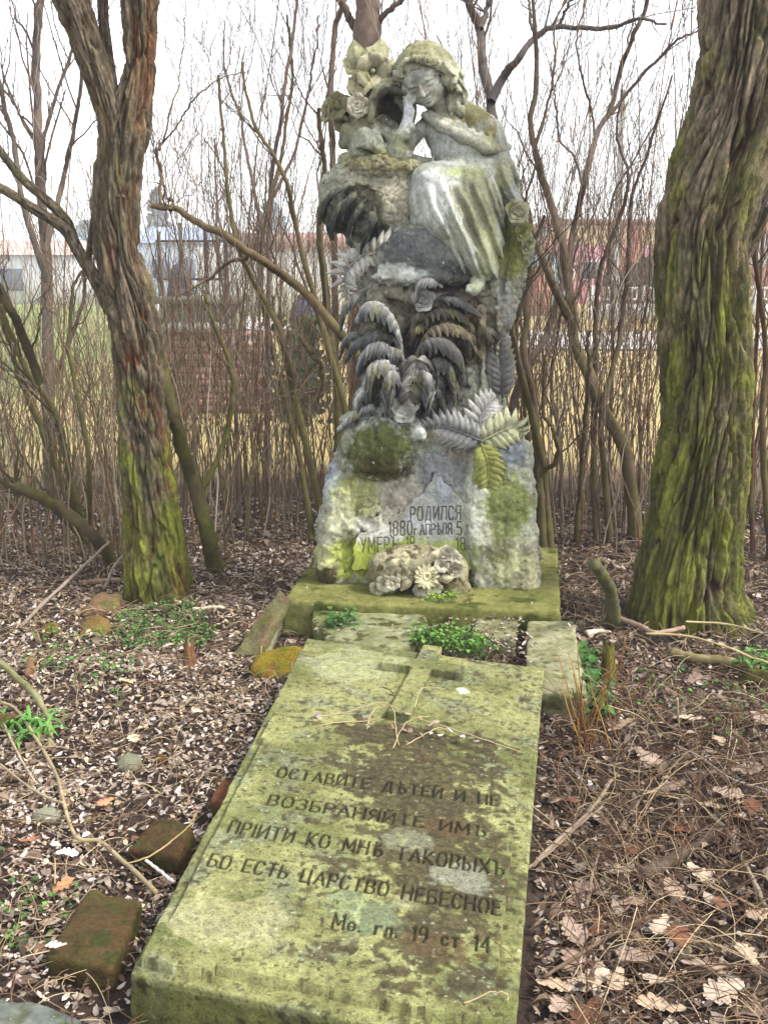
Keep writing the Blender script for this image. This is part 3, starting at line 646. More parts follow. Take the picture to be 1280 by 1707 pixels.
DC([(722,312,58),(746,366,62),(786,424,56),(806,452,44)], [33,37,30,20], 12); DC([(790,340,36),(806,390,40),(812,440,36)], [42,30,20], 12)
DC([(706,296,56),(698,330,64),(696,368,60)], [18,14,11], 9)
DC([(692,368,58),(720,378,66),(752,402,70),(782,436,66),(804,462,54)], [5,6,6,6,6], 6)
for L in ([(735,308,90),(760,360,98),(792,420,88),(812,454,64)],[(760,312,78),(786,360,86),(806,410,78),(820,440,56)],[(788,310,60),(810,350,66),(824,400,58),(828,430,44)],[(812,306,36),(828,350,40),(834,400,36)],[(716,318,92),(726,352,98),(748,386,98)]):
    DC(L, [6.5]*len(L), 5)
for L in ([(748,312,88),(776,366,98),(804,426,80)],[(776,312,72),(800,362,78),(816,414,68)],[(800,312,54),(820,360,56),(828,404,48)],[(708,322,86),(716,356,90)]):
    pass
for a in range(7): DC([(716+a*17,282-((a*5)%7),44-a*4),(722+a*16,262,46-a*4)], [3,2], 5)
DE(738,420,40,58,44,60,9,cut=False) if False else None
def pleats(Q):
    o = S(735,300,60); e = S(800,455,60)-o; e[1] = 0; e /= np.linalg.norm(e); p = np.array([e[2],0,-e[0]]); p = -p if p[0] < 0 else p
    D_ = Q-o; qx = D_ @ p; qy = D_ @ e; m = sstep(.03,.12,qy)*sstep(-.10,-.02,qx+.02)
    ph = qx*2*math.pi/.072 + 1.6*fbm(Q*6+4,2) - qy*2.2
    return .004*fbm(Q*14,3)+.0025*fbm(Q*40,2) + m*(.011*np.sin(ph)+.005*np.sin(ph*2.3+1)) - .003*np.abs(fbm(Q*np.array([18,18,8])+30,2))
dr.noise(pleats, .04)
V, F = dr.mesh()
mk('dress', V, F, M['figure'], fig, col=stains_and_light(V, lin(160,162,150), [(738,235,34,36,lin(160,162,156),.8),(715,300,24,18,lin(150,158,150),.7),(722,335,34,44,lin(206,208,200),.85),(770,290,40,10,lin(164,174,128),.8),(795,345,40,60,lin(132,130,96),.75),(812,420,24,44,lin(176,180,136),.7),(760,400,20,40,lin(186,188,170),.7),(840,290,18,30,lin(150,148,112),.7),(668,245,18,18,lin(126,128,84),.7),(690,235,14,24,lin(70,70,64),.8)]))  # lit knee and shaded sleeve painted in among the stains
# shoulder cape
cp_ = Field((S(690,500,0)[0], S(700,230,72)[1], S(700,268,0)[2]), (S(865,300,0)[0], S(700,230,-50)[1], S(700,156,0)[2]), .0045)
cp_.ell(S(786,205,10), (r_(47), r_(32), r_(27)), .01, euler(0,24,0)); cp_.ell(S(812,228,4), (r_(22), r_(28), r_(25)), .015); cp_.ell(S(764,184,6), (r_(24), r_(28), r_(18)), .015)
L = SV([(708,192,42),(734,210,52),(772,230,52),(808,246,42),(836,250,22),(846,246,0)]); cp_.chain(L, [r_(v) for v in (6,8,9.5,9.5,8,7)], .012)
L = SV([(716,190,38),(744,206,47),(780,222,46),(812,236,38)]); cp_.chain(L, [r_(7)]*4, .008)
for a in range(5): cp_.chain(SV([(752+a*15,190+a*8,40-a*2),(764+a*15,226+a*5,52-a*5)]), [r_(4),r_(5)], .008)
cp_.noise(lambda Q: .005*fbm(Q*13, 3)+.003*fbm(Q*40,3), .03)
V, F = cp_.mesh()
mk('cape', V, F, M['figure'], fig, col=stains_and_light(V, lin(150,150,134), [(788,188,40,20,lin(110,106,70),.9),(765,196,20,12,lin(120,104,60),.7),(760,222,46,8,lin(180,180,164),.7),(744,204,10,6,lin(196,190,172),.6),(826,225,20,24,lin(130,124,80),.8)]))

# ------------------------------------------------------------ carved flowers and ferns
def rose(c, n, R0, turns=3, name='rose', col=(160,160,150), parent=mon, hollow=True):
    Fm = frame(n); b = Buf()
    for k in range(turns):
        rr = R0*(1-k/(turns+.4)); th = np.linspace(0, 2*math.pi, 25); h = np.linspace(0, 1, 5)
        TH, HH = np.meshgrid(th, h, indexing='ij'); RRR = rr*(.72+.28*HH+.10*(HH>.9))*(1+.07*np.sin(3*TH+k*2)); ZZ = R0*(.30+.17*k)*HH*(.8+.2*np.sin(3*TH+k*2.1)) - R0*.2; RRR = RRR*(1+.10*np.sin(5*TH+k*1.3)*HH)
        for t_ in (0, R0*.13):
            P = np.stack([(RRR-t_)*np.cos(TH), (RRR-t_)*np.sin(TH), ZZ], -1).reshape(-1,3); b.add(c + P @ Fm.T, grid_faces(25,5), lin(*col)*(.8+.3*HH.reshape(-1,1)))
    V_, F_ = blob(c - Fm[:,2]*R0*.15, (R0*.9,R0*.9,R0*.3), rot=Fm); b.add(V_, F_, lin(*col)*.6)
    if not hollow: V_, F_ = blob(c+Fm[:,2]*R0*.45, (R0*.22,)*3, rot=Fm); b.add(V_, F_, lin(*col))
    return b.mesh(name, M['figure'], parent)
def lily(c, n, R0, pet=6, name='lily', col=(160,158,138), depth=.9, parent=mon, wid=.56, seed=0):
    Fm = frame(n); b = Buf()
    for k in range(pet):
        a = 2*math.pi*k/pet + seed; e = Fm @ np.array([math.cos(a), math.sin(a), 0]); z = Fm[:,2]
        pts = [c - z*R0*depth*.8 + e*R0*.12, c - z*R0*depth*.2 + e*R0*.38, c + z*R0*.12 + e*R0*.8, c + z*R0*.02 + e*R0*1.08]
        V_, F_ = leaf(pts, R0*wid*1.15, 12, 7, cup=-.25, thick=R0*.1, S=np.cross(z, e), taper=.9); b.add(V_, F_, lin(*col)*(.9+.2*((k*7)%3)/2))
    V_, F_ = blob(c - z*R0*.15, (R0*.13, R0*.13, R0*.3), rot=Fm); b.add(V_, F_, lin(*col)*1.05)
    return b.mesh(name, M['figure'], parent)
def daisy(c, n, R0, name='daisy', col=(182,178,148), pet=14, parent=mon):
    Fm = frame(n); b = Buf(); z = Fm[:,2]
    for k in range(pet):
        a = 2*math.pi*k/pet; e = Fm @ np.array([math.cos(a), math.sin(a), 0])
        V_, F_ = leaf([c+e*R0*.3, c+e*R0*.65+z*R0*.14, c+e*R0*1.02+z*R0*.0], R0*.19, 8, 5, cup=.5, thick=R0*.08, S=np.cross(z, e)); b.add(V_, F_, lin(*col)*(.9+.15*(k%3)))
    th = np.linspace(0, 2*math.pi, 20); ph = np.linspace(0, 2*math.pi, 9); TH, PH = np.meshgrid(th, ph, indexing='ij')
    P = np.stack([(R0*.24+R0*.10*np.cos(PH))*np.cos(TH), (R0*.24+R0*.10*np.cos(PH))*np.sin(TH), R0*.12+R0*.12*np.sin(PH)], -1).reshape(-1,3); b.add(c + P @ Fm.T, grid_faces(20,9), lin(*col)*1.05)
    V_, F_ = blob(c-z*R0*.05, (R0*.9,R0*.9,R0*.16), rot=Fm); b.add(V_, F_, lin(*col)*.75)
    return b.mesh(name, M['figure'], parent)
def frond(pts, n, L0, name='fern_frond', both=True, c0=(78,80,80), c1=(190,192,186), wl=.33, ang=62, N0=(0,-1,0), flat=.15, start=.08, droop=.25, parent=mon):
    C = spline(SV(pts), 60); T = np.gradient(C, axis=0); T /= np.linalg.norm(T, axis=1)[:,None]; b = Buf()
    V_, F_ = tubes(C[None], (np.linspace(.0065,.0025,60))[None], 6); b.add(V_, F_, lin(*c0)*1.2)
    for i in range(n):
        s = start + (1-start)*i/(n-.5); k = min(int(s*59), 58); L_ = r_(L0)*(math.sin(math.pi*(.18+.78*s))**.6)*(.95+.1*rng.random()); nn = np.array(N0, float); t = T[k]
        sd_ = np.cross(t, nn); sd_ /= np.linalg.norm(sd_); nn = np.cross(sd_, t)
        for sg_ in ((-1,1) if both is True else (both,)):
            a = math.radians(ang - 14*s); dv = t*math.cos(a) + sd_*sg_*math.sin(a)
            p0 = C[k]; pts_ = [p0, p0+dv*L_*.5+nn*L_*.10, p0+dv*L_+t*L_*.06-nn*L_*droop]
            V_, F_ = leaf(pts_, L_*wl*.62, 10, 7, cup=.55, thick=.006, N0=nn, taper=.62)
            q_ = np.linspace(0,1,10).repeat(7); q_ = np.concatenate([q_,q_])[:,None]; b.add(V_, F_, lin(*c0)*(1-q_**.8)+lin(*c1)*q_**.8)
    return b.mesh(name, M['figure'], parent)
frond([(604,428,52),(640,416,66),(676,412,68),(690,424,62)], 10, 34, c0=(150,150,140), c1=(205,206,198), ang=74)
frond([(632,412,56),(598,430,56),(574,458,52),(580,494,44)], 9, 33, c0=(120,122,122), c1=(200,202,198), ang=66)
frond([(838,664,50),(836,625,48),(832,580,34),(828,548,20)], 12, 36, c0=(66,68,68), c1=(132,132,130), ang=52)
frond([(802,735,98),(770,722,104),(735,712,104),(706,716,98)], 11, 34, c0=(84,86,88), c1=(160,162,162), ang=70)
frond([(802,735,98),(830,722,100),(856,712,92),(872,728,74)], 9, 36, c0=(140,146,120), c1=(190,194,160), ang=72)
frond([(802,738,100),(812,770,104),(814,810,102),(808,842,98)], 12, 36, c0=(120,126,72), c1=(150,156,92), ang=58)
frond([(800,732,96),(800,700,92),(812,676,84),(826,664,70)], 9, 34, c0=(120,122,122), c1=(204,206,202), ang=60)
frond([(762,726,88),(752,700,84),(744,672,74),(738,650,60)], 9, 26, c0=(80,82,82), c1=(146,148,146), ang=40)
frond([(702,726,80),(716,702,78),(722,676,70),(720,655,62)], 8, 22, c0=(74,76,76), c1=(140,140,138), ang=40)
def arch(pts, wid, c0=(74,75,76), c1=(200,201,196), name='drooping_frond', nl=12, parent=None):
    C = spline(SV(pts), 50); T = np.gradient(C, axis=0); T /= np.linalg.norm(T, axis=1)[:,None]; b = Buf()
    V_, F_ = tubes(C[None], np.linspace(.009,.003,50)[None], 6); b.add(V_, F_, lin(*c1)*.8)
    out = C[-1] - C[0]; out[2] = 0; out /= np.linalg.norm(out)+1e-9; sd_ = np.cross(out, [0,0,1.]); w_ = r_(wid)
    for i in range(nl):
        s_ = .2 + .8*i/(nl-.6); k = min(int(s_*49), 48); L_ = w_*2.3*(math.sin(math.pi*(.15+.78*s_))**.7)*rng.uniform(.9,1.1)
        for g in (-1, 1):
            d1 = T[k]*.55 + sd_*g*.62 + np.array([0,-.12,.10]); d1 /= np.linalg.norm(d1); d2 = T[k]*.25 + sd_*g*.34 + np.array([0,0,-.9]); d2 /= np.linalg.norm(d2)
            p = [C[k], C[k]+d1*L_*.30, C[k]+d1*L_*.44+d2*L_*.26, C[k]+d1*L_*.42+d2*L_*.66]
            nn = np.cross(T[k]*1.0, sd_*g)*g; nn = nn if nn[2] > 0 else -nn; nn = nn + np.array([0,-.5,.2])
            V_, F_ = leaf(p, L_*.19, 12, 7, cup=.7, thick=.008, N0=nn, taper=.7)
            q_ = np.linspace(0,1,12).repeat(7); q_ = np.concatenate([q_,q_])[:,None]; m = np.clip(1.25-1.5*q_, 0, 1)*rng.uniform(.5,1); b.add(V_, F_, lin(*c0)*(1-m)+lin(*c1)*m)  # light on the ridge tops painted in: pale at the rib, dark tips
    return b.mesh(name, M['figure'], mon)
# leaves rising from the middle stem, arching outwards and over
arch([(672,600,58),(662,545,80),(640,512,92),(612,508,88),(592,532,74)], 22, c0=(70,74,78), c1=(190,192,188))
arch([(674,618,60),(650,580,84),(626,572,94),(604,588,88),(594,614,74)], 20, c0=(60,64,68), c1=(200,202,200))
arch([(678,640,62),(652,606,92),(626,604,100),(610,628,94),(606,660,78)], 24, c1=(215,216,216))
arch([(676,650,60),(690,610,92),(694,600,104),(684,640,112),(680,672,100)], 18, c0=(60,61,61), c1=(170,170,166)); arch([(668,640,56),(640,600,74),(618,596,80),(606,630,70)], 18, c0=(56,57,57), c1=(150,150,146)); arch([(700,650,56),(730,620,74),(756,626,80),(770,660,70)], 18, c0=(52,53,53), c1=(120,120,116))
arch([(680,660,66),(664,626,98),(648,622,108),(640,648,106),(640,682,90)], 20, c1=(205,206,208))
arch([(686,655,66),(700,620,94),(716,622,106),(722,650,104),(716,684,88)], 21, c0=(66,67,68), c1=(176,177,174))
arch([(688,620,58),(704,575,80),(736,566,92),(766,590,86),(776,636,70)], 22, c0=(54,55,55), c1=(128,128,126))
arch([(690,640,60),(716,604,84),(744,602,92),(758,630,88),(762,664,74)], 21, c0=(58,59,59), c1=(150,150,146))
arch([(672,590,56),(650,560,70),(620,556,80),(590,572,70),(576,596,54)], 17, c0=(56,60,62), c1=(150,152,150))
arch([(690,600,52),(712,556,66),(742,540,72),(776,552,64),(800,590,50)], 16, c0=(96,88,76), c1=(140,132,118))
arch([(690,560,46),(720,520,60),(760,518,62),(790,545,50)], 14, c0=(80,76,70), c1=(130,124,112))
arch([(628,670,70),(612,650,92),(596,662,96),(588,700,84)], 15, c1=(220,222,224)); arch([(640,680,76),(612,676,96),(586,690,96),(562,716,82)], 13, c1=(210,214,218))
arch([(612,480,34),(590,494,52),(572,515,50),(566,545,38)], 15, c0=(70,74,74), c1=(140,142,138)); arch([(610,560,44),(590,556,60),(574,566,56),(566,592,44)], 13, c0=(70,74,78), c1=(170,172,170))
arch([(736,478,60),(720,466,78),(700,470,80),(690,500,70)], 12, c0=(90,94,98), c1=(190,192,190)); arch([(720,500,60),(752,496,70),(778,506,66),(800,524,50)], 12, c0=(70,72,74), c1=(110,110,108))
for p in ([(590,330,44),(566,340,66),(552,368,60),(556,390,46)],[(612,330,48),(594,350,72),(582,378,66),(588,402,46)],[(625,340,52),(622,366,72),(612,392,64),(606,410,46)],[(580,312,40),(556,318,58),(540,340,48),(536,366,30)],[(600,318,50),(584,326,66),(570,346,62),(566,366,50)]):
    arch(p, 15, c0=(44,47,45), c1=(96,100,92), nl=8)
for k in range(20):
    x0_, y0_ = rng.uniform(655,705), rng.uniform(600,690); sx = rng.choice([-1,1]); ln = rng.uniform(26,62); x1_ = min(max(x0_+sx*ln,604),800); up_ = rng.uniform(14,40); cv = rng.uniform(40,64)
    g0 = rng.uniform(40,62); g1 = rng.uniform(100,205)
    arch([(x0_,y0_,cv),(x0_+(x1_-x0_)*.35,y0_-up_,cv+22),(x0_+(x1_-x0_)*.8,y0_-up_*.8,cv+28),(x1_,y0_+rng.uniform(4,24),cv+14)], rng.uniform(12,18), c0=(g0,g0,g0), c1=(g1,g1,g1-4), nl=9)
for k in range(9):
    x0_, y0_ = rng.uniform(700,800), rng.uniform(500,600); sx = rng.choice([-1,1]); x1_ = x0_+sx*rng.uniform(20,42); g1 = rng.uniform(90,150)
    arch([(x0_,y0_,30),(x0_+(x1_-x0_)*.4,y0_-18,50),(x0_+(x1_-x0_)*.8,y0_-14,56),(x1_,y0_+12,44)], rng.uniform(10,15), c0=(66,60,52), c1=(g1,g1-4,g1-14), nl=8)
rose(S(674,681,104), (0,-1,.12), r_(21), 3, col=(196,198,194)); rose(S(706,500,76), (-.1,-1,.2), r_(17), 3, col=(150,152,152)); rose(S(862,352,62), (.15,-1,.1), r_(17), 3, col=(166,166,140))
rose(S(872,385,44), (.6,-1,-.1), r_(15), 3, col=(140,142,96)); rose(S(880,408,34), (.8,-1,-.2), r_(14), 3, col=(150,156,124)); rose(S(748,500,64), (.2,-1,-.1), r_(13), 3, col=(76,78,80))
# broken pillar of lilies at the girl's side, with a hollow bell
pl = Field((S(560,260,0)[0], S(620,160,80)[1], S(620,285,0)[2]), (S(700,260,0)[0], S(620,160,-50)[1], S(620,60,0)[2]), .005)
def PC(L, rs, k=6, cut=False): pl.chain(SV(L), [r_(v) for v in rs], r_(k), cut)
def PE(px,py,c,a,b,cc,k=6,cut=False): pl.ell(S(px,py,c), (r_(a), r_(cc), r_(b)), r_(k), None, cut)
PC([(618,272,4),(612,200,0),(614,140,0),(614,96,-2)], [38,30,25,14], 10); PE(640,140,4,22,30,24)
PE(652,184,26,40,50,40,6); PE(650,200,60,30,48,50,4,True); PE(655,172,70,25,26,40,3,True)
PC([(618,200,54),(624,166,60),(648,148,62),(674,156,58)], [5,6,6,5], 4)
PC([(594,240,34),(608,222,54),(628,232,58),(638,248,48)], [8,9,8,7], 5); PC([(598,252,40),(616,240,58),(636,254,56)], [10,12,9], 6); PE(614,250,50,18,8,14,4,True)
PC([(640,262,52),(658,268,58),(676,258,54),(684,240,48)], [10,9,8,6], 5); PC([(626,226,40),(638,206,44),(652,216,48),(660,250,48)], [11,12,12,12], 7); PC([(575,268,20),(600,258,36),(622,262,40)], [12,12,12], 6)
PC([(580,185,-4),(560,186,-2),(545,186,0)], [16,13,9], 6); PC([(596,200,10),(580,220,16),(572,240,10)], [14,12,9], 6)
for a in range(14): PE(rng.uniform(586,642), rng.uniform(110,172), 18+rng.uniform(-4,6), *rng.uniform(5,10,3), 3)
for a in range(8): PE(rng.uniform(540,580), rng.uniform(165,205), 4+rng.uniform(-4,8), *rng.uniform(6,10,3), 3)
pl.noise(lambda Q: .006*fbm(Q*16, 3)+.004*fbm(Q*42, 3), .03)
V, F = pl.mesh()
mk('flower_pillar', V, F, M['carved'], mon, col=stains_and_light(V, lin(140,140,112), [(612,100,34,40,lin(166,164,132),.8),(655,180,30,40,lin(56,54,48),.9),(612,235,40,22,lin(166,168,150),.8),(640,262,50,10,lin(124,120,72),.8),(560,185,26,24,lin(118,116,90),.7),(594,140,20,40,lin(190,186,150),.6)]))  # shade in the mouth of the bell painted dark
lily(S(622,118,40), (.15,-1,-.1), r_(27), 5, col=(168,166,142)); lily(S(597,176,40), (-.2,-1,0), r_(18), 6, col=(176,174,156), seed=.4); lily(S(600,140,34), (-.5,-1,.1), r_(20), 5, col=(178,174,140), seed=.8)
lily(S(560,178,16), (-.5,-.9,.3), r_(23), 5, col=(120,118,92), seed=.3); lily(S(543,188,10), (-1,-.5,.0), r_(16), 5, col=(150,148,118)); lily(S(572,208,20), (-.4,-1,-.5), r_(15), 5, col=(110,108,88), seed=1.); rose(S(597,177,44), (-.2,-1,0), r_(9), 2, col=(200,198,180))
lily(S(592,104,26), (-.5,-.9,.3), r_(20), 5, col=(184,178,140), seed=.5)
for pts, w_ in (([(606,126,26),(598,102,36),(592,82,30),(588,66,14)],19),([(616,116,28),(626,94,38),(634,76,30),(634,63,14)],19),([(612,112,32),(613,94,42),(611,78,36)],14),([(636,130,22),(648,112,26),(656,98,12)],10),([(600,160,24),(588,146,30),(582,128,18)],10)):
    V_, F_ = leaf(SV(pts), r_(w_), 18, 9, cup=.4, thick=.008); b = Buf(); b.add(V_, F_, lin(150,150,122)); b.mesh('carved_leaf', M['figure'], mon)

# ------------------------------------------------------------ broken flower fragment lying on the plinth
def T_(px, py, c=0.): return W(px, py, 4.58 - c*.0026)
fg = thing('carved_fragment', 'broken chunk of carved stone flowers propped on the plinth below the inscription', 'stone fragment', T_(700, 1000))
Fd = Field(T_(600,1010,0)-np.array([.03,.16,.02]), T_(800,900,0)+np.array([.02,.14,.03]), .005)
def FE(px,py,c,a,b,cc,k=8,cut=False): Fd.ell(T_(px,py,c), (a*.0026, cc*.0026, b*.0026), k*.0026, None, cut)
FE(650,950,0,38,36,34); FE(700,944,0,62,34,36); FE(748,955,0,34,42,32); FE(640,975,4,24,22,24); FE(690,925,-6,50,18,28); FE(760,980,2,26,18,22); FE(695,1000,14,36,16,40,8,True)
Fd.noise(lambda Q: .008*fbm(Q*14,3)+.005*fbm(Q*40,3), .04)
V, F = Fd.mesh(); mk('chunk', V, F, M['carved'], fg, col=mottle(lin(120,112,84), lin(156,150,120), lin(84,74,52), 12, 3)(V))
def at(fn, px, py, c, n, r, **k):
    if 'col' in k: k['col'] = tuple(.86*q for q in k['col'])
    return fn(T_(px,py,c), n, r*.0026, parent=fg, **k)
at(daisy, 711, 961, 40, (0,-1,.35), 22); at(lily, 641, 973, 34, (-.2,-1,.1), 15, pet=5, col=(190,186,164)); at(lily, 655, 972, 38, (.1,-1,0), 13, pet=5, col=(200,196,176), seed=.6); at(lily, 628, 981, 26, (-.3,-1,-.1), 13, pet=5, col=(196,192,170))
at(lily, 702, 984, 34, (-.1,-1,-.2), 14, pet=6, col=(200,196,176)); at(lily, 724, 982, 36, (.2,-1,-.2), 14, pet=6, col=(206,202,180), seed=.3); at(rose, 744, 922, 32, (.1,-1,.5), 13, col=(196,192,172), turns=3); at(rose, 757, 950, 34, (.3,-1,.1), 13, col=(176,172,150), turns=3)
at(lily, 736, 942, 36, (0,-1,.4), 13, pet=5, col=(206,202,184)); at(lily, 758, 930, 26, (.4,-1,.4), 12, pet=5, col=(200,198,180)); at(lily, 672, 956, 36, (-.1,-1,.1), 12, pet=5, col=(170,166,140)); at(rose, 690, 956, 38, (0,-1,.2), 10, col=(150,146,120), turns=3); at(rose, 652, 937, 30, (-.2,-1,.2), 9, col=(130,122,96), turns=2)
for pts in ([(714,938,40),(724,926,48),(732,918,40)],[(730,966,36),(746,966,44),(758,962,34)],[(668,985,30),(680,972,40),(690,966,36)],[(640,950,34),(656,940,40),(668,932,32)]):
    V_, F_ = leaf([T_(*p) for p in pts], .022, 14, 7, cup=.5, thick=.006); b = Buf(); b.add(V_, F_, lin(180,174,150)); b.mesh('carved_leaf', M['figure'], fg)

# ------------------------------------------------------------ stones, kerbs and bricks around the grave
def gcol(*a): return [lin(*q) for q in a]
def stone(name, label, cat, pts, thick, cols, mat_='plinth', amp=.006, h=.007, group=None, k=.012, f=9):
    c = gcol(*cols); return tag(solid(name, [G(*p) for p in pts], thick, M[mat_], mottle(*c, f=f, seed=len(label)), h=h, amp=amp, k=k), label, cat, group)
stone('kerb_stone', 'grey green rectangular kerb stone beside the head of the slab, right of its cross', 'kerb stone', [(874,1150,.10),(981,1166,.10),(956,1034,.11),(878,1034,.11)], .12, [(118,116,84),(136,134,104),(86,90,56)])
stone('sunken_flagstone', 'cracked flat flagstone sunk in the litter between plinth and slab', 'flagstone', [(540,1062,.11),(650,1084,.11),(722,1060,.115),(704,1012,.115),(622,1006,.12)], .1, [(116,118,82),(134,136,104),(70,70,36)])
stone('sunken_flagstone', 'small mossy flagstone wedged at the left front of the plinth', 'flagstone', [(520,1036,.11),(556,1058,.10),(622,1008,.125),(580,1004,.125),(522,1008,.125)], .1, [(106,110,66),(122,126,84),(72,78,36)])
stone('sunken_flagstone', 'narrow flagstone piece under twigs at the right front of the plinth', 'flagstone', [(782,1058,.10),(858,1064,.10),(864,1028,.11),(796,1022,.11)], .1, [(112,110,78),(124,124,92),(80,76,44)])
stone('leaning_tile', 'reddish broken tile slab leaning against the left corner of the plinth', 'tile', [(388,1092,.02),(424,1096,.03),(484,992,.22),(466,984,.22),(430,1022,.15)], .045, [(112,92,68),(108,104,70),(88,92,46)], 'brick', .005)
stone('leaning_tile', 'grey greenish stone shard propped under the reddish leaning tile', 'tile', [(398,1096,.0),(446,1092,.02),(474,1030,.10),(450,1022,.13)], .05, [(112,116,80),(128,130,104),(80,88,40)])
stone('mossy_stone', 'low orange brown stone cushioned with bright moss at the top left of the slab', 'stone', [(414,1118,.05),(452,1130,.04),(508,1116,.06),(512,1078,.09),(470,1070,.10),(424,1088,.08)], .11, [(116,104,30),(124,94,36),(90,104,26)], 'brick', .012, k=.03)
stone('loose_brick', 'mossy old brick lying flat nearest the lower left corner of the slab', 'brick', [(74,1592,.075),(190,1614,.075),(240,1500,.07),(150,1478,.07)], .085, [(76,66,36),(84,64,40),(64,66,30)], 'brick', .006)
stone('loose_brick', 'dark mossy brick tilted in the litter beside the middle of the slab', 'brick', [(208,1414,.05),(296,1428,.07),(324,1364,.10),(262,1362,.07)], .075, [(74,66,34),(80,58,38),(66,68,30)], 'brick', .006)
stone('loose_brick', 'reddish brick end sticking out from under the left edge of the slab', 'brick', [(350,1336,.09),(382,1340,.09),(402,1298,.10),(368,1296,.10)], .085, [(112,66,44),(96,62,40),(76,70,36)], 'brick', .006)
stone('fieldstone', 'flat grey concrete corner at the bottom left edge of the picture', 'stone', [(-60,1706,.07),(60,1760,.07),(142,1698,.06),(60,1664,.06),(-60,1664,.06)], .08, [(92,98,92),(112,116,108),(80,84,66)])
stone('fieldstone', 'small grey moss-topped stone half buried in the pale litter of the left foreground', 'stone', [(190,1282,.02),(236,1282,.02),(238,1252,.05),(214,1246,.07),(194,1262,.05)], .08, [(108,110,88),(124,124,108),(90,100,46)], amp=.01, k=.03)
stone('fieldstone', 'rusty brown stone just right of the small moss-topped one', 'stone', [(252,1272,.02),(282,1270,.02),(284,1252,.04),(256,1250,.04)], .07, [(92,64,34),(76,56,34),(96,90,40)], 'brick', .01, k=.03)
stone('fieldstone', 'grey lichen-spotted stone behind the long branching twig at the left', 'stone', [(48,1370,.02),(102,1372,.02),(104,1344,.05),(72,1338,.06),(52,1346,.05)], .08, [(116,118,98),(136,136,116),(86,96,50)], amp=.01, k=.03)
stone('fieldstone', 'orange brown stone with a mossy top in front of the left tree', 'stone', [(126,1056,.02),(182,1052,.02),(184,1022,.06),(142,1022,.06)], .09, [(112,90,50),(126,104,60),(96,104,40)], 'brick', .014, k=.04)
stone('fieldstone', 'reddish brick lump touching the foot of the left tree', 'stone', [(130,1018,.02),(196,1012,.03),(206,982,.06),(160,984,.06)], .08, [(124,96,72),(112,90,64),(100,98,56)], 'brick', .012, k=.03)
stone('fieldstone', 'low yellow mossy stone far left among the leaves', 'stone', [(58,1054,.02),(100,1054,.02),(96,1034,.05),(66,1036,.05)], .08, [(110,100,36),(96,104,32),(120,92,50)], 'brick', .012, k=.03)
stone('fieldstone', 'dark brown stone at the left picture edge beside the strap-leaved plant', 'stone', [(-30,1212,.03),(30,1206,.03),(34,1180,.07),(-20,1178,.07)], .09, [(112,74,56),(92,66,50),(90,84,46)], 'brick', .012, k=.03)
stone('fieldstone', 'dark mossy brick block at the right picture edge under the big tree', 'stone', [(1226,1140,.02),(1300,1148,.02),(1300,1112,.08),(1240,1110,.08)], .1, [(66,62,28),(80,60,34),(84,90,30)], 'brick', .012, k=.03)

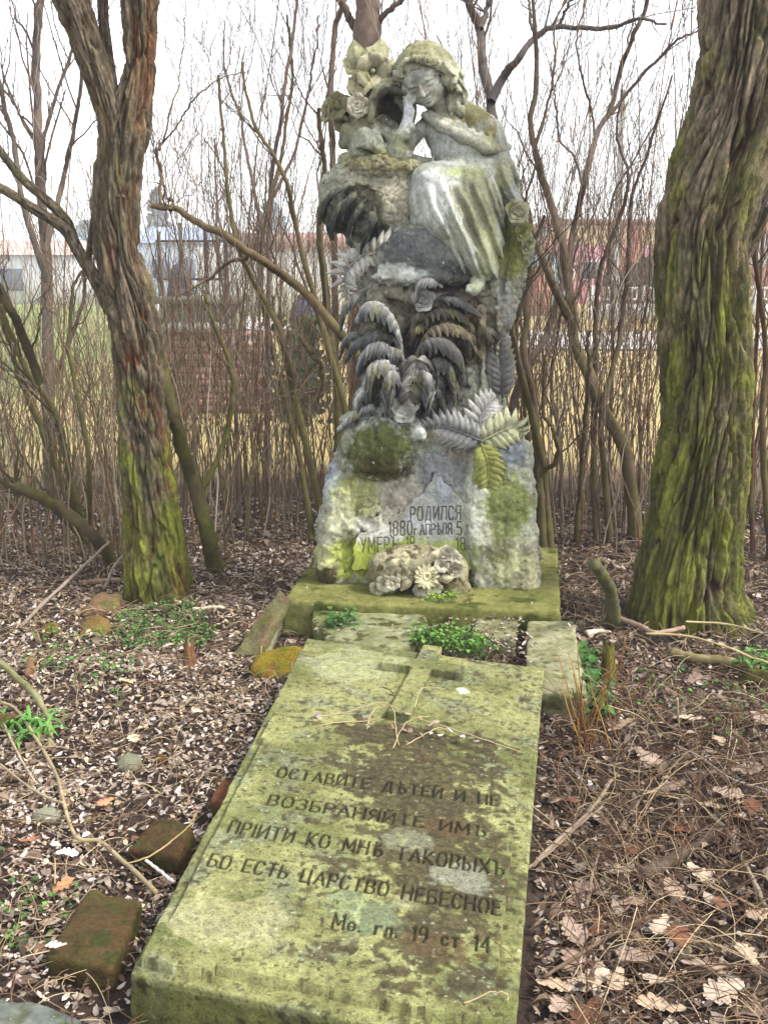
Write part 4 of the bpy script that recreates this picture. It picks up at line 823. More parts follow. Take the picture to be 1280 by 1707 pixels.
# ------------------------------------------------------------ barked trunks
def trunk_mesh(rows, Y, nth, nl, bark=.02, tw=1., seed=0, flare=0., red=0., mossy=1., zmoss=1.4, mb=.42, tint=1., fr=5.5, dY=None):
    R_ = np.array(rows, float); t = np.linspace(0, 1, len(R_)); tt = np.linspace(0, 1, nl)
    Yr = np.full(len(R_), Y) if dY is None else Y + np.array(dY)
    A = np.stack([W(R_[i,1], R_[i,0], Yr[i]) for i in range(len(R_))]); Bq = np.stack([W(R_[i,2], R_[i,0], Yr[i]) for i in range(len(R_))])
    C = spline((A+Bq)/2, nl); rad = np.maximum(np.interp(tt, t, np.linalg.norm(Bq-A, axis=1)/2), .004)
    rad = np.convolve(np.pad(rad, 9, mode='edge'), np.ones(19)/19, 'valid')
    T = np.gradient(C, axis=0); T /= np.linalg.norm(T, axis=1)[:,None]
    a = np.cross(T, [0,1.,0]); a /= np.linalg.norm(a, axis=1)[:,None]; b = np.cross(T, a)
    th = np.linspace(0, 2*math.pi, nth+1)[:-1]; L = np.concatenate([[0], np.cumsum(np.linalg.norm(np.diff(C, axis=0), axis=1))])
    TH, LL = np.meshgrid(th, L, indexing='xy'); tw_ = TH + tw*LL
    r0 = np.median(rad); P = np.stack([np.cos(tw_).ravel()*r0*fr*2.6, np.sin(tw_).ravel()*r0*fr*2.6, LL.ravel()*fr*.46], 1) + seed
    wp = np.stack([fbm(P*.7+9, 3), fbm(P*.7+49, 3), fbm(P*.5+89, 2)*.6], 1)*1.3
    n1 = perlin(P*1.25+wp); n2 = perlin(P*2.7+wp+31)
    rid = np.minimum(1, np.abs(n1)*4.2)*.68 + np.minimum(1, np.abs(n2)*4)*.32
    fine = fbm(P*np.array([4.5,4.5,4]), 4, .65); big = fbm(P*.28+3, 2); wf1, wf2, _ = worley((P+wp*.7)*np.array([2.1,2.1,1.7])+5)
    flk = ((LL.ravel()*3 + 3.5*fbm(P*1.1+14,2)) % 1.0)*.10*(n2>0)
    hgt = (rid**.7-.6)*bark + fine*bark*.62 + big*bark*.8 - flk*bark - .62*bark - bark*.55*(1-sstep(.02,.16,wf2-wf1))
    rr = rad.repeat(nth).reshape(nl, nth) + hgt.reshape(nl, nth)
    if flare: rr = rr + flare*np.exp(-LL/.16)*(.55+.45*np.sin(5*TH+seed)+.3*np.sin(3*TH+1))
    V = C[:,None] + (a[:,None]*np.cos(th)[None,:,None] + b[:,None]*np.sin(th)[None,:,None])*rr[:,:,None]
    V = V.reshape(-1,3); j = np.arange(nth); i = np.arange(nl-1)[:,None]
    F = np.stack([i*nth+j, i*nth+(j+1)%nth, (i+1)*nth+(j+1)%nth, (i+1)*nth+j], -1).reshape(-1,4)
    plate = lin(82,73,58)*tint; plate2 = lin(124,110,90)*tint; fur = lin(40,31,26)*(1-red)+lin(112,68,42)*red
    q = sstep(-.2,.3,fine)[:,None]; c = plate*(1-q)+plate2*q
    rp = sstep(.05,.35, fbm(P*.5+70,3))[:,None]*red; c = c*(1-rp*.85)+lin(140,96,62)*rp*.85
    q = sstep(.55,.15,rid)[:,None]; c = c*(1-q)+fur*q
    zz = V[:,2]; mm = fbm(P*.5+120, 3)*.6 + fbm(V*6.5+11, 4)*1.2 + fine*.75 + sstep(zmoss, .0, zz)*1.15 - mb
    q = (sstep(-.3,.9,mm)*mossy*sstep(.05,.6,rid))[:,None]*.9; g = sstep(-.25,.3,fbm(P*1.3+55,3))[:,None]
    c = c*(1-q) + (lin(72,76,26)*(1-g)+lin(116,122,38)*g)*(1+.5*fine[:,None])*q
    return V, F, c
def trunk(name, parent, rows, Y, nth=120, nl=300, **k):
    V, F, c = trunk_mesh(rows, Y, nth, nl, **k); return mk(name, V, F, M['bark'], parent, col=c)
lt = thing('locust_tree', 'forked tree with twisted reddish bark and a mossy green foot left of the monument', 'tree', G(265,1000))
trunk('trunk', lt, [(1012,196,332),(985,202,324),(940,202,318),(900,203,312),(850,201,304),(800,200,296),(700,198,280),(620,190,272),(560,184,269),(500,174,256),(440,164,240),(350,155,232),(262,158,244),(215,166,254),(180,180,258),(140,196,260),(90,203,264),(0,199,268),(-120,190,262),(-300,170,240)], 5.0, 220, 700, bark=.036, tw=.55, seed=3, flare=.03, red=.8, zmoss=1.5, mossy=.95, fr=3.6)
trunk('limb', lt, [(330,168,226),(262,160,226),(215,160,222),(130,136,194),(60,108,170),(0,84,150),(-90,50,120),(-260,0,80)], 4.98, 110, 260, bark=.026, tw=.4, seed=8, red=.5, zmoss=3.5, mossy=.6, fr=4)
trunk('limb', lt, [(200,176,204),(130,168,196),(60,164,186),(0,162,182),(-150,160,178)], 5.12, 50, 110, bark=.008, seed=18, red=.2, zmoss=2.6, mossy=.5)
def side(par, pts, r0, r1, Y, name='branch', dY=None, mossy=.8, seed=5, nth=26, nl=90, red=0.):
    n = len(pts); return trunk(name, par, [(p[1], p[0]-(r0+(r1-r0)*i/(n-1))*.5, p[0]+(r0+(r1-r0)*i/(n-1))*.5) for i, p in enumerate(pts)], Y, nth, nl, bark=.0035, tw=.3, seed=seed, zmoss=2.0, mossy=mossy, red=red, dY=dY, fr=9)
side(lt, [(186,520),(162,470),(135,425),(108,382),(60,350),(10,318),(-60,280)], 26, 15, 4.98, seed=6); side(lt, [(128,418),(112,370),(80,335),(40,300),(0,250),(-40,180)], 20, 12, 5.02, seed=7); side(lt, [(148,450),(150,410),(160,330),(170,250)], 12, 7, 5.1)
rt = thing('locust_tree', 'thick leaning tree with deeply furrowed bark and bright moss at the right edge', 'tree', G(1145,1040))
trunk('trunk', rt, [(1085,1030,1262),(1050,1040,1256),(1000,1048,1240),(940,1060,1236),(860,1077,1238),(770,1088,1248),(700,1097,1252),(600,1099,1254),(500,1094,1252),(400,1089,1251),(350,1093,1262),(280,1112,1284),(200,1140,1306),(100,1156,1325),(0,1165,1336),(-140,1180,1360),(-330,1190,1390)], 4.62, 320, 800, bark=.048, tw=-.4, seed=23, flare=.10, red=.15, zmoss=3.4, mossy=.95, fr=3.1, mb=.34, tint=1.45)
trunk('limb', rt, [(420,1196,1256),(350,1222,1276),(280,1250,1296),(150,1275,1330),(0,1320,1380),(-120,1370,1420)], 4.85, 60, 140, bark=.014, seed=44, zmoss=2.2, mossy=.6)
side(rt, [(1230,450),(1262,395),(1280,352),(1310,300)], 16, 10, 4.8)

# ------------------------------------------------------------ bare shrubs and saplings behind: each its own thing
def wobble(P, amp, seed=0):
    n, m, _ = P.shape; k = rng.normal(size=(n, m, 3)); k = np.cumsum(k, 1); k -= np.linspace(0,1,m)[None,:,None]*k[:,-1:]*.3
    return P + k*amp*np.linspace(0,1,m)[None,:,None]**.5
def shoots(P, Rr, cnt, l0, l1, rf, up=.9, n=6, t0=.35, amp=.02, spread=.9):
    """side shoots from every stem in P (N,m,3): returns (N*cnt,n,3) and radii"""
    N, m, _ = P.shape; t = rng.uniform(t0, 1, (N, cnt)); k = np.minimum((t*(m-1)).astype(int), m-2); fr = (t*(m-1)-k)[..., None]
    ii = np.arange(N)[:,None]; p0 = P[ii,k]*(1-fr)+P[ii,k+1]*fr; d = P[ii,k+1]-P[ii,k]; d /= np.linalg.norm(d, axis=2, keepdims=True)+1e-9
    r0 = (Rr[ii,k]*rf)*rng.uniform(.7,1.1,(N,cnt)); L = rng.uniform(l0, l1, (N,cnt))*(1.15-.6*t)
    o = rng.normal(size=(N,cnt,3)); o -= d*(o*d).sum(2, keepdims=True); o /= np.linalg.norm(o, axis=2, keepdims=True)
    dr_ = d*.75 + o*spread*rng.uniform(.5,1,(N,cnt,1)) + np.array([0,0,up*.5]); dr_ /= np.linalg.norm(dr_, axis=2, keepdims=True)
    s = np.linspace(0,1,n)[None,None,:,None]
    Q = p0[:,:,None] + dr_[:,:,None]*L[:,:,None,None]*s + np.array([0,0,1.])*(L[:,:,None,None]*.22*up)*s**2
    Q = wobble(Q.reshape(-1,n,3), amp); R2 = r0.reshape(-1,1)*np.linspace(1,.35,n)[None]
    return Q, R2
BK = [lin(132,106,84), lin(150,132,108), lin(116,106,84), lin(156,144,126), lin(124,90,70), lin(92,76,58)]
def tcol(N, n, k, cols, mossz=None, V=None):
    c = np.array(cols)[rng.integers(0, len(cols), N)]*rng.uniform(.6,1.25,(N,1)); return c.repeat(n*k, 0)
def woody(name, label, cat, stems, Y, base_r, twn=5, twl=(.25,.7), sub=3, col=(96,84,68), mossy=.5, group=None, dep=.12):
    """stems: list of photo polylines; each with (root px, tip px) widths"""
    root = thing(name, label, cat, W(*[stems[0][0][0][0], stems[0][0][0][1]], Y), group)
    allp = []; allr = []
    for pts, w0, w1 in stems:
        yy = Y + np.cumsum(np.concatenate([[0], rng.normal(size=len(pts)-1)*dep]))
        P = spline([W(p[0], p[1], y_) for p, y_ in zip(pts, yy)], 60)[None]; P = wobble(P, .004)
        Rr = np.linspace(w0, w1, 60)[None]*PXS(Y)*.5*.78; n_ = perlin(P[0]*7)[None]*.12+1
        allp.append(P); allr.append(Rr*n_)
        K_ = 16 if w0 > 13 else 9; V, F = tubes(P, Rr*n_, K_); V = V + np.repeat((Rr*n_)[0], K_)[:,None]*.42*np.stack([fbm(V*np.array([34,34,9]),3), fbm(V*np.array([34,34,9])+30,3), 0*V[:,0]],1); g = fbm(V*5, 3)+.5*fbm(V*22,2); q = (sstep(0,.3,g+.25)*mossy*sstep(2.2,.3,V[:,2]))[:,None]
        sm = mk('stem', V, F, M['twig'], root, col=lin(*col)*(1-q)+lin(92,92,40)*q)
        if twn:
            T1, R1 = shoots(P, Rr*n_, twn, *twl, .42, n=7); R1 = np.clip(R1, .0016, .008)
            T2, R2 = shoots(T1, R1, sub, twl[0]*.4, twl[1]*.55, .6, n=5, amp=.012); R2 = np.clip(R2, .0011, .003)
            b = Buf(); V, F = tubes(T1, R1, 5); b.add(V, F, tcol(len(T1), 7, 5, [lin(*col), lin(104,88,80)])); V, F = tubes(T2, R2, 4); b.add(V, F, tcol(len(T2), 5, 4, [lin(110,90,80), lin(96,84,80)]))
            b.mesh('twigs', M['twig'], sm)
    return root
woody('bare_tree', 'leafless grey tree trunk rising behind the head of the statue', 'tree', [([(600,930),(604,500),(606,200),(604,80),(598,0),(590,-150)],56,46),([(560,700),(556,300),(552,200),(560,60),(575,0),(590,-80)],14,10),([(604,120),(640,40),(690,-20)],14,8),([(600,60),(560,-10),(530,-90)],16,8)], 7.2, .1, 4, (.4,1.2), col=(112,96,84))
woody('bare_tree', 'dark branching tree seen right of the statue, its long bough reaching right', 'tree', [([(842,900),(834,600),(828,350),(820,180),(808,110),(798,45),(775,5),(740,-60)],24,16),([(818,170),(836,130),(862,95),(890,62),(930,40),(1000,40),(1064,28),(1110,36)],18,4),([(800,48),(812,10),(830,-40)],12,6),([(890,62),(886,20),(890,-30)],7,4),([(930,42),(960,-10)],6,4)], 6.6, .1, 6, (.3,.9), col=(92,84,80), mossy=.3)
woody('bare_shrub', 'tall bare shrub whose crooked stem bends left of the right tree', 'shrub', [([(1062,940),(1056,850),(1040,745),(1004,680),(978,620),(952,560),(944,500),(936,450),(929,405),(909,323),(888,247),(876,185),(885,137),(885,0),(880,-80)],30,7),([(948,530),(920,470),(880,370),(868,330)],18,10),([(888,247),(912,190),(930,120),(936,40),(960,-40)],6,3)], 6.1, .1, 7, (.25,.8), col=(98,84,68))
woody('bare_shrub', 'slender forking shrub with smooth grey stems between statue and right tree', 'shrub', [([(848,760),(856,670),(884,605),(910,555),(926,500),(942,450),(952,385),(970,309),(991,234),(1018,190),(1034,130),(1058,70),(1080,20),(1090,-60)],18,8),([(1018,190),(1048,150),(1087,103),(1135,52),(1163,38),(1200,20)],8,3),([(991,234),(982,180),(966,120),(962,50),(975,-30)],5,3),([(970,309),(955,260),(930,230),(928,170),(918,100)],5,3)], 6.3, .1, 7, (.25,.8), col=(104,90,82), mossy=.3)
woody('bare_shrub', 'dark upright shrub stems close to the left side of the big right tree', 'shrub', [([(996,930),(988,800),(990,640),(990,500),(1004,430),(1030,360),(1040,300),(1022,240),(1030,160)],14,4),([(1020,960),(1010,800),(1006,690),(1040,560),(1056,450),(1062,330),(1090,230),(1130,120)],16,4),([(960,900),(970,780),(986,640),(990,560)],12,6)], 6.0, .1, 8, (.2,.7), col=(80,64,56))
woody('bare_shrub', 'cluster of dark mossy stems hugging the right flank of the monument', 'shrub', [([(905,930),(896,800),(888,680),(876,600),(874,500),(878,430)],22,10),([(880,900),(900,800),(926,770),(924,730),(906,690),(905,600)],14,7),([(918,930),(904,760),(880,660),(852,560),(846,500),(870,440),(905,360)],18,7),([(890,860),(880,700),(868,560),(884,420),(860,300),(846,200)],9,4)], 5.75, .1, 8, (.2,.7), col=(86,72,58))
woody('bare_shrub', 'bare stems standing in the gap beyond the right tree at the picture edge', 'shrub', [([(1262,1010),(1250,850),(1256,640),(1266,430),(1275,250)],12,5),([(1290,980),(1270,760),(1276,560),(1262,420),(1275,330)],16,6),([(1275,1000),(1290,700),(1300,400)],14,6),([(1250,990),(1262,700),(1290,500)],9,4)], 5.6, .1, 8, (.2,.7), col=(84,62,52))
woody('dead_bough', 'long weathered dead bough arching from left down behind the monument', 'branch', [([(640,690),(600,605),(560,555),(520,510),(470,465),(420,432),(370,398),(330,374),(292,352),(250,341)],22,12),([(412,430),(390,440),(355,470),(320,490),(300,510)],9,3),([(268,340),(268,290),(266,250),(272,236)],7,5),([(272,238),(284,180),(300,120),(308,60)],4,2),([(272,238),(300,205),(340,150),(420,112)],4,2),([(285,350),(280,335)],9,6)], 5.6, .1, 4, (.15,.5), col=(104,88,66), mossy=.6)
woody('bare_shrub', 'curving mossy shrub stems just left of the monument', 'shrub', [([(545,900),(520,780),(490,650),(470,560),(430,480),(400,420),(380,330),(372,240),(360,120)],18,5),([(560,900),(566,700),(552,560),(540,420),(548,300),(540,180)],26,8),([(520,900),(500,760),(460,600),(440,480),(446,360),(470,260),(490,120),(480,20)],14,5),([(590,870),(580,700),(540,540),(500,380),(478,290),(430,210),(400,110)],16,5),([(500,560),(530,610),(522,660)],12,9)], 6.0, .1, 7, (.25,.9), col=(98,86,62))
woody('bare_shrub', 'leaning dark mossy trunk rooted right of the foot of the left tree', 'shrub', [([(362,962),(356,930),(340,870),(318,790),(296,700),(280,620),(262,540),(220,470)],38,18),([(330,830),(372,740),(392,640),(360,540),(340,480)],14,6)], 5.5, .1, 5, (.2,.7), col=(82,72,50), mossy=.8)
woody('bare_shrub', 'dark leaning stem cluster rooted left of the left tree', 'shrub', [([(196,950),(160,900),(104,850),(50,820),(0,790),(-50,770)],26,18),([(190,930),(130,880),(80,830),(40,820),(0,812)],22,12),([(140,880),(116,780),(96,690),(62,640),(30,560),(-10,470)],16,8),([(130,870),(90,760),(40,640),(16,560),(-20,480)],14,7),([(150,880),(150,760),(120,600),(120,500),(160,420)],12,5)], 5.6, .1, 8, (.2,.7), col=(84,74,54), mossy=.6)
woody('bare_shrub', 'dark broken stem hanging diagonally at the far left edge', 'branch', [([(68,640),(44,570),(20,510),(-10,450),(-40,400)],18,16),([(50,590),(70,540),(74,500)],5,3)], 5.2, .1, 2, (.1,.3), col=(64,56,40), mossy=.5)
woody('bare_tree', 'leafless tree with many upright limbs at the far left behind the forked tree', 'tree', [([(96,980),(84,700),(80,450),(66,280),(58,120),(66,0),(60,-80)],28,12),([(76,420),(106,300),(128,180),(140,60),(150,-40)],12,4),([(80,470),(40,350),(20,220),(0,120),(-20,0)],14,6),([(64,260),(100,140),(118,60),(110,-40)],8,4),([(90,640),(140,500),(150,420),(210,300)],10,4),([(70,330),(30,280),(0,260)],8,4)], 7.0, .1, 12, (.3,1.0), col=(102,90,82), mossy=.3)
woody('bare_tree', 'thin pale sapling with upright branches between left tree and monument', 'tree', [([(452,930),(446,700),(450,500),(456,330),(474,180),(490,60),(500,-60)],13,5),([(450,440),(420,300),(400,200),(376,130),(366,30)],8,3),([(456,330),(500,230),(520,120),(530,20)],7,3),([(400,930),(396,700),(384,520),(370,380),(365,220)],11,4)], 6.6, .1, 12, (.3,1.0), col=(116,100,92), mossy=.2)
woody('bare_tree', 'fine twiggy sapling in front of the pink house', 'tree', [([(1010,930),(1016,700),(1018,540),(1012,430),(1020,330),(1060,260),(1100,180)],9,3),([(1060,930),(1066,760),(1060,600),(1074,480),(1080,360)],8,3),([(930,930),(936,760),(920,640),(938,520),(960,420),(1000,330)],9,3)], 7.0, .1, 12, (.25,.8), col=(100,80,76), mossy=.2)

# the thicket: far too many thin stems to count
def thicket(N, X0, X1, Ya, Yb, h0, h1, r0, r1, lean, n=9):
    X = rng.uniform(X0, X1, N); Yq = rng.uniform(Ya, Yb, N); cl = rng.integers(0, max(N//14,1), N)
    X = X*.45 + (rng.uniform(X0, X1, N)[cl])*.55; Yq = Yq*.6 + rng.uniform(Ya, Yb, N)[cl]*.4
    keep = ~((np.abs(X-.25) < .85) & (Yq < 5.75)) & ~((X > .8) & (X < 1.5) & (Yq < 5.35)) & ~((X > -1.25) & (X < .0) & (Yq < 5.5))
    X, Yq = X[keep], Yq[keep]; N = len(X)
    h = rng.uniform(h0, h1, N); s = np.linspace(0,1,n)[None,:,None]; l = rng.normal(size=(N,1,2))*lean
    P = np.concatenate([X[:,None,None]+l[:,:,:1]*h[:,None,None]*s**1.4, Yq[:,None,None]+l[:,:,1:]*h[:,None,None]*s**1.4, gz(X,Yq)[:,None,None]-.02+h[:,None,None]*s], 2)
    P = wobble(P, .027); Rr = rng.uniform(r0, r1, N)[:,None]*np.linspace(1,.4,n)[None]
    return P, Rr
b = Buf()
for args, tw_ in (((340,-3.8,4.4,5.7,8.6,2.0,4.0,.0018,.0038,.22),9),((250,-3.6,3.8,5.45,7.6,.7,1.6,.0025,.006,.24),3),((225,-3.8,4.2,5.8,8.4,1.2,2.4,.003,.0068,.14),4),((120,-3.8,4.2,5.9,8.8,2.2,3.8,.0035,.008,.13),9),((170,-3.4,-.6,5.25,6.4,.6,1.5,.003,.006,.2),2)):
    P, Rr = thicket(*args); V, F = tubes(P, Rr, 6); c = tcol(len(P), 9, 6, BK); g = (sstep(0,.3,fbm(V*4,2)+.05)*sstep(1.4,.2,V[:,2])*.5)[:,None]; b.add(V, F, c*(1-g)+lin(90,88,44)*g)
    T1, R1 = shoots(P, Rr, tw_, .15, .6, .5, n=6, t0=.3); R1 = np.clip(R1, .0012, .005); V, F = tubes(T1, R1, 4); b.add(V, F, tcol(len(T1), 6, 4, BK))
    T2, R2 = shoots(T1, R1, 2, .08, .28, .6, n=4, amp=.01); R2 = np.clip(R2, .0010, .0022); V, F = tubes(T2, R2, 3); b.add(V, F, tcol(len(T2), 4, 3, BK))
th_ = b.mesh('thicket', M['twig'], kind='stuff'); tag(th_, 'dense thicket of thin reddish brown leafless stems closing off the background', 'thicket')

# ------------------------------------------------------------ far background: garden wall, houses, fence, tombs
def boxm(c, s, rot=0.):
    x, y, z = np.array(s)/2; v = np.array([[a*x,b*y,d*z] for a in (-1,1) for b in (-1,1) for d in (-1,1)]); k, q = math.cos(rot), math.sin(rot)
    v = v @ np.array([[k,q,0],[-q,k,0],[0,0,1.]])
    return v + np.array(c), np.array([[0,1,3,2],[4,6,7,5],[0,4,5,1],[2,3,7,6],[0,2,6,4],[1,5,7,3]])
def boxes(name, lst, mat_, parent=None, **k):
    b = Buf()
    for c, s, col in lst: V, F = boxm(c, s); b.add(V, F, lin(*col))
    return b.mesh(name, mat_, parent, smooth=False, **k)
def gx_(px, Y): return float(W(px, HOR, Y)[0])
def gzp(py, Y): return float(W(640, py, Y)[2])
def roof(name, x0, x1, y0, y1, z0, z1, col, parent, over=.3):
    V = [[x0-over,y0-over,z0],[x1+over,y0-over,z0],[x1+over,y1+over,z0],[x0-over,y1+over,z0],[x0-over,(y0+y1)/2,z1],[x1+over,(y0+y1)/2,z1]]
    b = Buf(); b.add(V, np.array([[0,1,5,4],[2,3,4,5],[0,4,3,3],[1,2,5,5]]), lin(*col)); return b.mesh(name, M['paint'], parent, smooth=False)
P_ = M['paint']
# right: pink and yellow house
hs_ = thing('house', 'low pink and yellow house with terracotta piers beyond the white fence', 'house', (gx_(1010,62), 62, 0))
x0, x1 = gx_(915,60), gx_(1180,60); zt = gzp(371,60)
boxes('wall', [(((x0+x1)/2, 63.5, zt*.36), (x1-x0, 6, zt*.72), (246,176,192)), (((x0+x1)/2+.3, 63.4, zt*.845), (x1-x0-1, 5.8, zt*.25), (248,228,182))], P_, hs_)
boxes('pier', [((gx_(1059,60), 60.35, zt*.52), (.55, .4, zt*1.04), (190,120,104))], P_, hs_); boxes('pier', [((gx_(1030,60), 60.35, zt*.5), (.45, .4, zt), (196,128,110))], P_, hs_)
boxes('flat_roof', [(((x0+x1)/2, 63.4, zt+.08), (x1-x0+.4, 7, .22), (170,140,130))], P_, hs_)
for px in (945, 985, 1090, 1130): w_ = boxes('window', [((gx_(px,60), 60.44, zt*.42), (1.0, .14, 1.1), (232,232,228))], P_, hs_); boxes('pane', [((gx_(px,60), 60.36, zt*.42), (.8, .06, .9), (70,80,92))], P_, w_)
hs2 = thing('house', 'red brown house with white upper wall half hidden behind the big tree', 'house', (gx_(1290,48), 50, 0))
boxes('wall', [((gx_(1330,48), 51, gzp(445,48)/2), (5.2, 5, gzp(445,48)), (160,108,96)), ((gx_(1330,48), 51, (gzp(445,48)+gzp(385,48))/2), (5.0, 4.8, gzp(385,48)-gzp(445,48)), (226,226,226))], P_, hs2)
roof('roof', gx_(1330,48)-2.5, gx_(1330,48)+2.5, 48.6, 53.4, gzp(385,48), gzp(350,48), (160,104,90), hs2)
kiosk = thing('garden_shed', 'small turquoise shed with an orange red door left of the white fence', 'shed', (gx_(898,42), 42, 0))
boxes('wall', [((gx_(890,42), 43, 1.2), (2.6, 2, 2.4), (150,196,196))], P_, kiosk); boxes('door', [((gx_(908,41), 41.97, 1.0), (.9, .08, 1.9), (178,128,110))], P_, kiosk)
roof('roof', gx_(890,42)-1.3, gx_(890,42)+1.3, 42, 44, 2.4, 3.0, (150,110,100), kiosk, .15)
hl = Buf(); 
for k in range(700):
    c = np.array([rng.uniform(gx_(1015,45), gx_(1110,45)), 45+rng.normal()*.5, 0]); c[2] = rng.uniform(.1, 1)**.8*(gzp(432,45)*(.8+.2*math.sin(c[0]*3)))
    d = rng.normal(size=3)*.5+[0,-.3,.6]; d /= np.linalg.norm(d); V, F = leaf([c, c+d*.16, c+d*.32+[0,0,-.03]], .12, 5, 3, cup=.3, thick=.01); hl.add(V, F, lin(40,62,38)*rng.uniform(.6,1.5))
hg = thing('evergreen_hedge', 'dark evergreen bush behind the white fence in front of the pink house', 'bush', (gx_(1062,45), 45, 0)); hl.mesh('foliage', M['green'], hg)
V, F = tubes(np.array([[[gx_(1062,45)+a*1.2,45,0],[gx_(1062,45)+a*1.25,45,.7],[gx_(1062,45)+a*1.3,45,1.3]] for a in (-.7,0,.7)]), np.full((3,3),.06), 6); mk('trunk', V, F, M['twig'], hg, col=lin(70,56,44))
# white concrete fence
fe = thing('concrete_fence', 'white concrete baluster fence along the far side of the road on the right', 'fence', (gx_(1060,39), 39, 0)); xa, xb = gx_(985,39), gx_(1330,39); zt = gzp(478,39)
boxes('rail', [(((xa+xb)/2, 39, zt-.05), (xb-xa, .12, .09), (226,226,222))], P_, fe); boxes('rail', [(((xa+xb)/2, 39, zt*.62), (xb-xa, .12, .08), (222,222,218))], P_, fe)
boxes('base_panel', [(((xa+xb)/2, 39, zt*.24), (xb-xa, .10, zt*.48), (214,214,210))], P_, fe)
for k in range(int((xb-xa)/2)+1): boxes('post', [((xa+2*k, 39, zt*.52), (.16, .18, zt*1.05), (216,216,212))], P_, fe)
boxes('baluster', [((xa+.2*k+.1, 39, zt*.79), (.07, .07, zt*.34), (224,224,220)) for k in range(int((xb-xa)/.2))], P_, fe)['kind'] = 'stuff'
# utility pole
po = thing('utility_pole', 'pale concrete utility pole rising behind the saplings on the right', 'pole', (gx_(1026,34), 34, 0))
V, F = tubes(np.array([[[gx_(1026,34),34,-.1],[gx_(1025,34),34,3.5],[gx_(1024,34),34,gzp(150,34)]]]), np.array([[.14,.12,.09]]), 10); mk('pole', V, F, P_, po, col=lin(170,172,170))
# left: pale garage wall with red brown roof band, grey blue house
ga = thing('garage', 'long cream white garage wall with a red brown roof edge left behind the monument', 'garage', (gx_(470,44), 45, 0)); x0, x1 = gx_(330,44), gx_(585,44); zt = gzp(412,44)
boxes('wall', [(((x0+x1)/2, 46, zt/2), (x1-x0, 4, zt), (224,222,212))], P_, ga); boxes('roof', [(((x0+x1)/2+.8, 45.9, zt+.28), (x1-x0-1.0, 4.6, .56), (166,134,126))], P_, ga)
for k in range(5): boxes('panel_joint', [((x0+.9+k*1.3, 43.98, zt/2), (.10, .06, zt), (190,188,180))], P_, ga)
hb = thing('house', 'grey blue house with a bluish roof far off right of the left tree', 'house', (gx_(290,70), 72, 0)); x0, x1 = gx_(180,70), gx_(345,70); z0 = gzp(405,70)
boxes('wall', [(((x0+x1)/2, 73, z0/2), (x1-x0, 6, z0), (196,204,214))], P_, hb); roof('roof', x0, x1, 70, 76, z0, gzp(375,70), (150,164,184), hb)
for px in (230, 270, 312): boxes('window', [((gx_(px,70), 69.95, z0*.55), (1.1, .12, 1.2), (90,100,120))], P_, hb)
hw = thing('house', 'whitish low house with a rusty roof at the far left edge', 'house', (gx_(40,60), 62, 0)); x0, x1 = gx_(-60,60), gx_(120,60); z0 = gzp(425,60)
boxes('wall', [(((x0+x1)/2, 63, z0/2), (x1-x0, 6, z0), (206,204,204))], P_, hw); roof('roof', x0, x1, 60, 66, z0, gzp(398,60), (190,164,154), hw)
boxes('window', [((gx_(20,60), 59.95, z0*.5), (1.2, .12, 1.2), (90,96,104))], P_, hw)
for px, Y, hgt, wd in ((268,95,322,56),(455,110,338,70),(150,120,372,90),(900,120,372,70)):   # far trees, haze put into their pale crown colour
    t_ = thing('far_tree', {268:'far bluish conifer above the grey blue house',455:'far hazy round tree above the garage roof',150:'far low tree crown behind the forked tree',900:'far bare tree crown right of the monument above the houses'}[px], 'tree', (gx_(px,Y), Y, 0)); b = Buf(); top = gzp(hgt,Y)
    for k in range(420):
        u = rng.random(); zc = top*(.25+.75*u); rr = wd*Y/1750*.5*(1-u)**.6*(1.2 if px != 268 else .9); a = rng.uniform(0,6.28); q = rr*rng.random()**.5; c = np.array([gx_(px,Y)+q*math.cos(a), Y+q*math.sin(a), zc]); d = rng.normal(size=3); d /= np.linalg.norm(d)
        V, F = leaf([c, c+d*.28, c+d*.6], .26, 5, 3, thick=.02); b.add(V, F, lin(140,152,160)*rng.uniform(.8,1.2))
    b.mesh('crown', M['green'], t_); V, F = tubes(np.array([[[gx_(px,Y),Y,0],[gx_(px,Y),Y,top*.4],[gx_(px,Y),Y,top*.85]]]), np.array([[.3,.22,.08]]), 8); mk('trunk', V, F, M['twig'], t_, col=lin(90,80,76))
# tombs and railing between the stems on the left
tb = thing('brick_tomb', 'low crumbling red brick tomb with a grey cover slab behind the left stems', 'tomb', (gx_(350,12.5), 12.8, 0)); x0, x1 = gx_(272,12.5), gx_(430,12.5); zt = gzp(550,12.5)
b = Buf()
for r in range(int(zt/.075)):
    n_ = int((x1-x0)/.25)+1
    for k in range(n_):
        if rng.random() < .06: continue
        V, F = boxm((x0+.25*k+(.12 if r%2 else 0), 12.6+rng.normal()*.012, .04+r*.075), (.235, .8, .064)); b.add(V, F, lin(*[(176,136,124),(168,128,116),(186,152,138),(158,124,114)][rng.integers(4)]))
V, F = boxm(((x0+x1)/2+.1, 12.6, zt/2-.02), (x1-x0-.04, .76, zt-.06)); b.add(V, F, lin(120,112,104)); b.mesh('brick_body', M['brick'], tb, smooth=False)
boxes('cover_slab', [(((x0+x1)/2-.2, 12.55, zt+.03), (x1-x0-.35, 1.0, .07), (140,138,130))], M['plinth'], tb)
tb2 = thing('stone_tomb', 'weathered grey block tomb standing behind the brick tomb', 'tomb', (gx_(330,15), 15.3, 0)); x0, x1 = gx_(268,15), gx_(392,15)
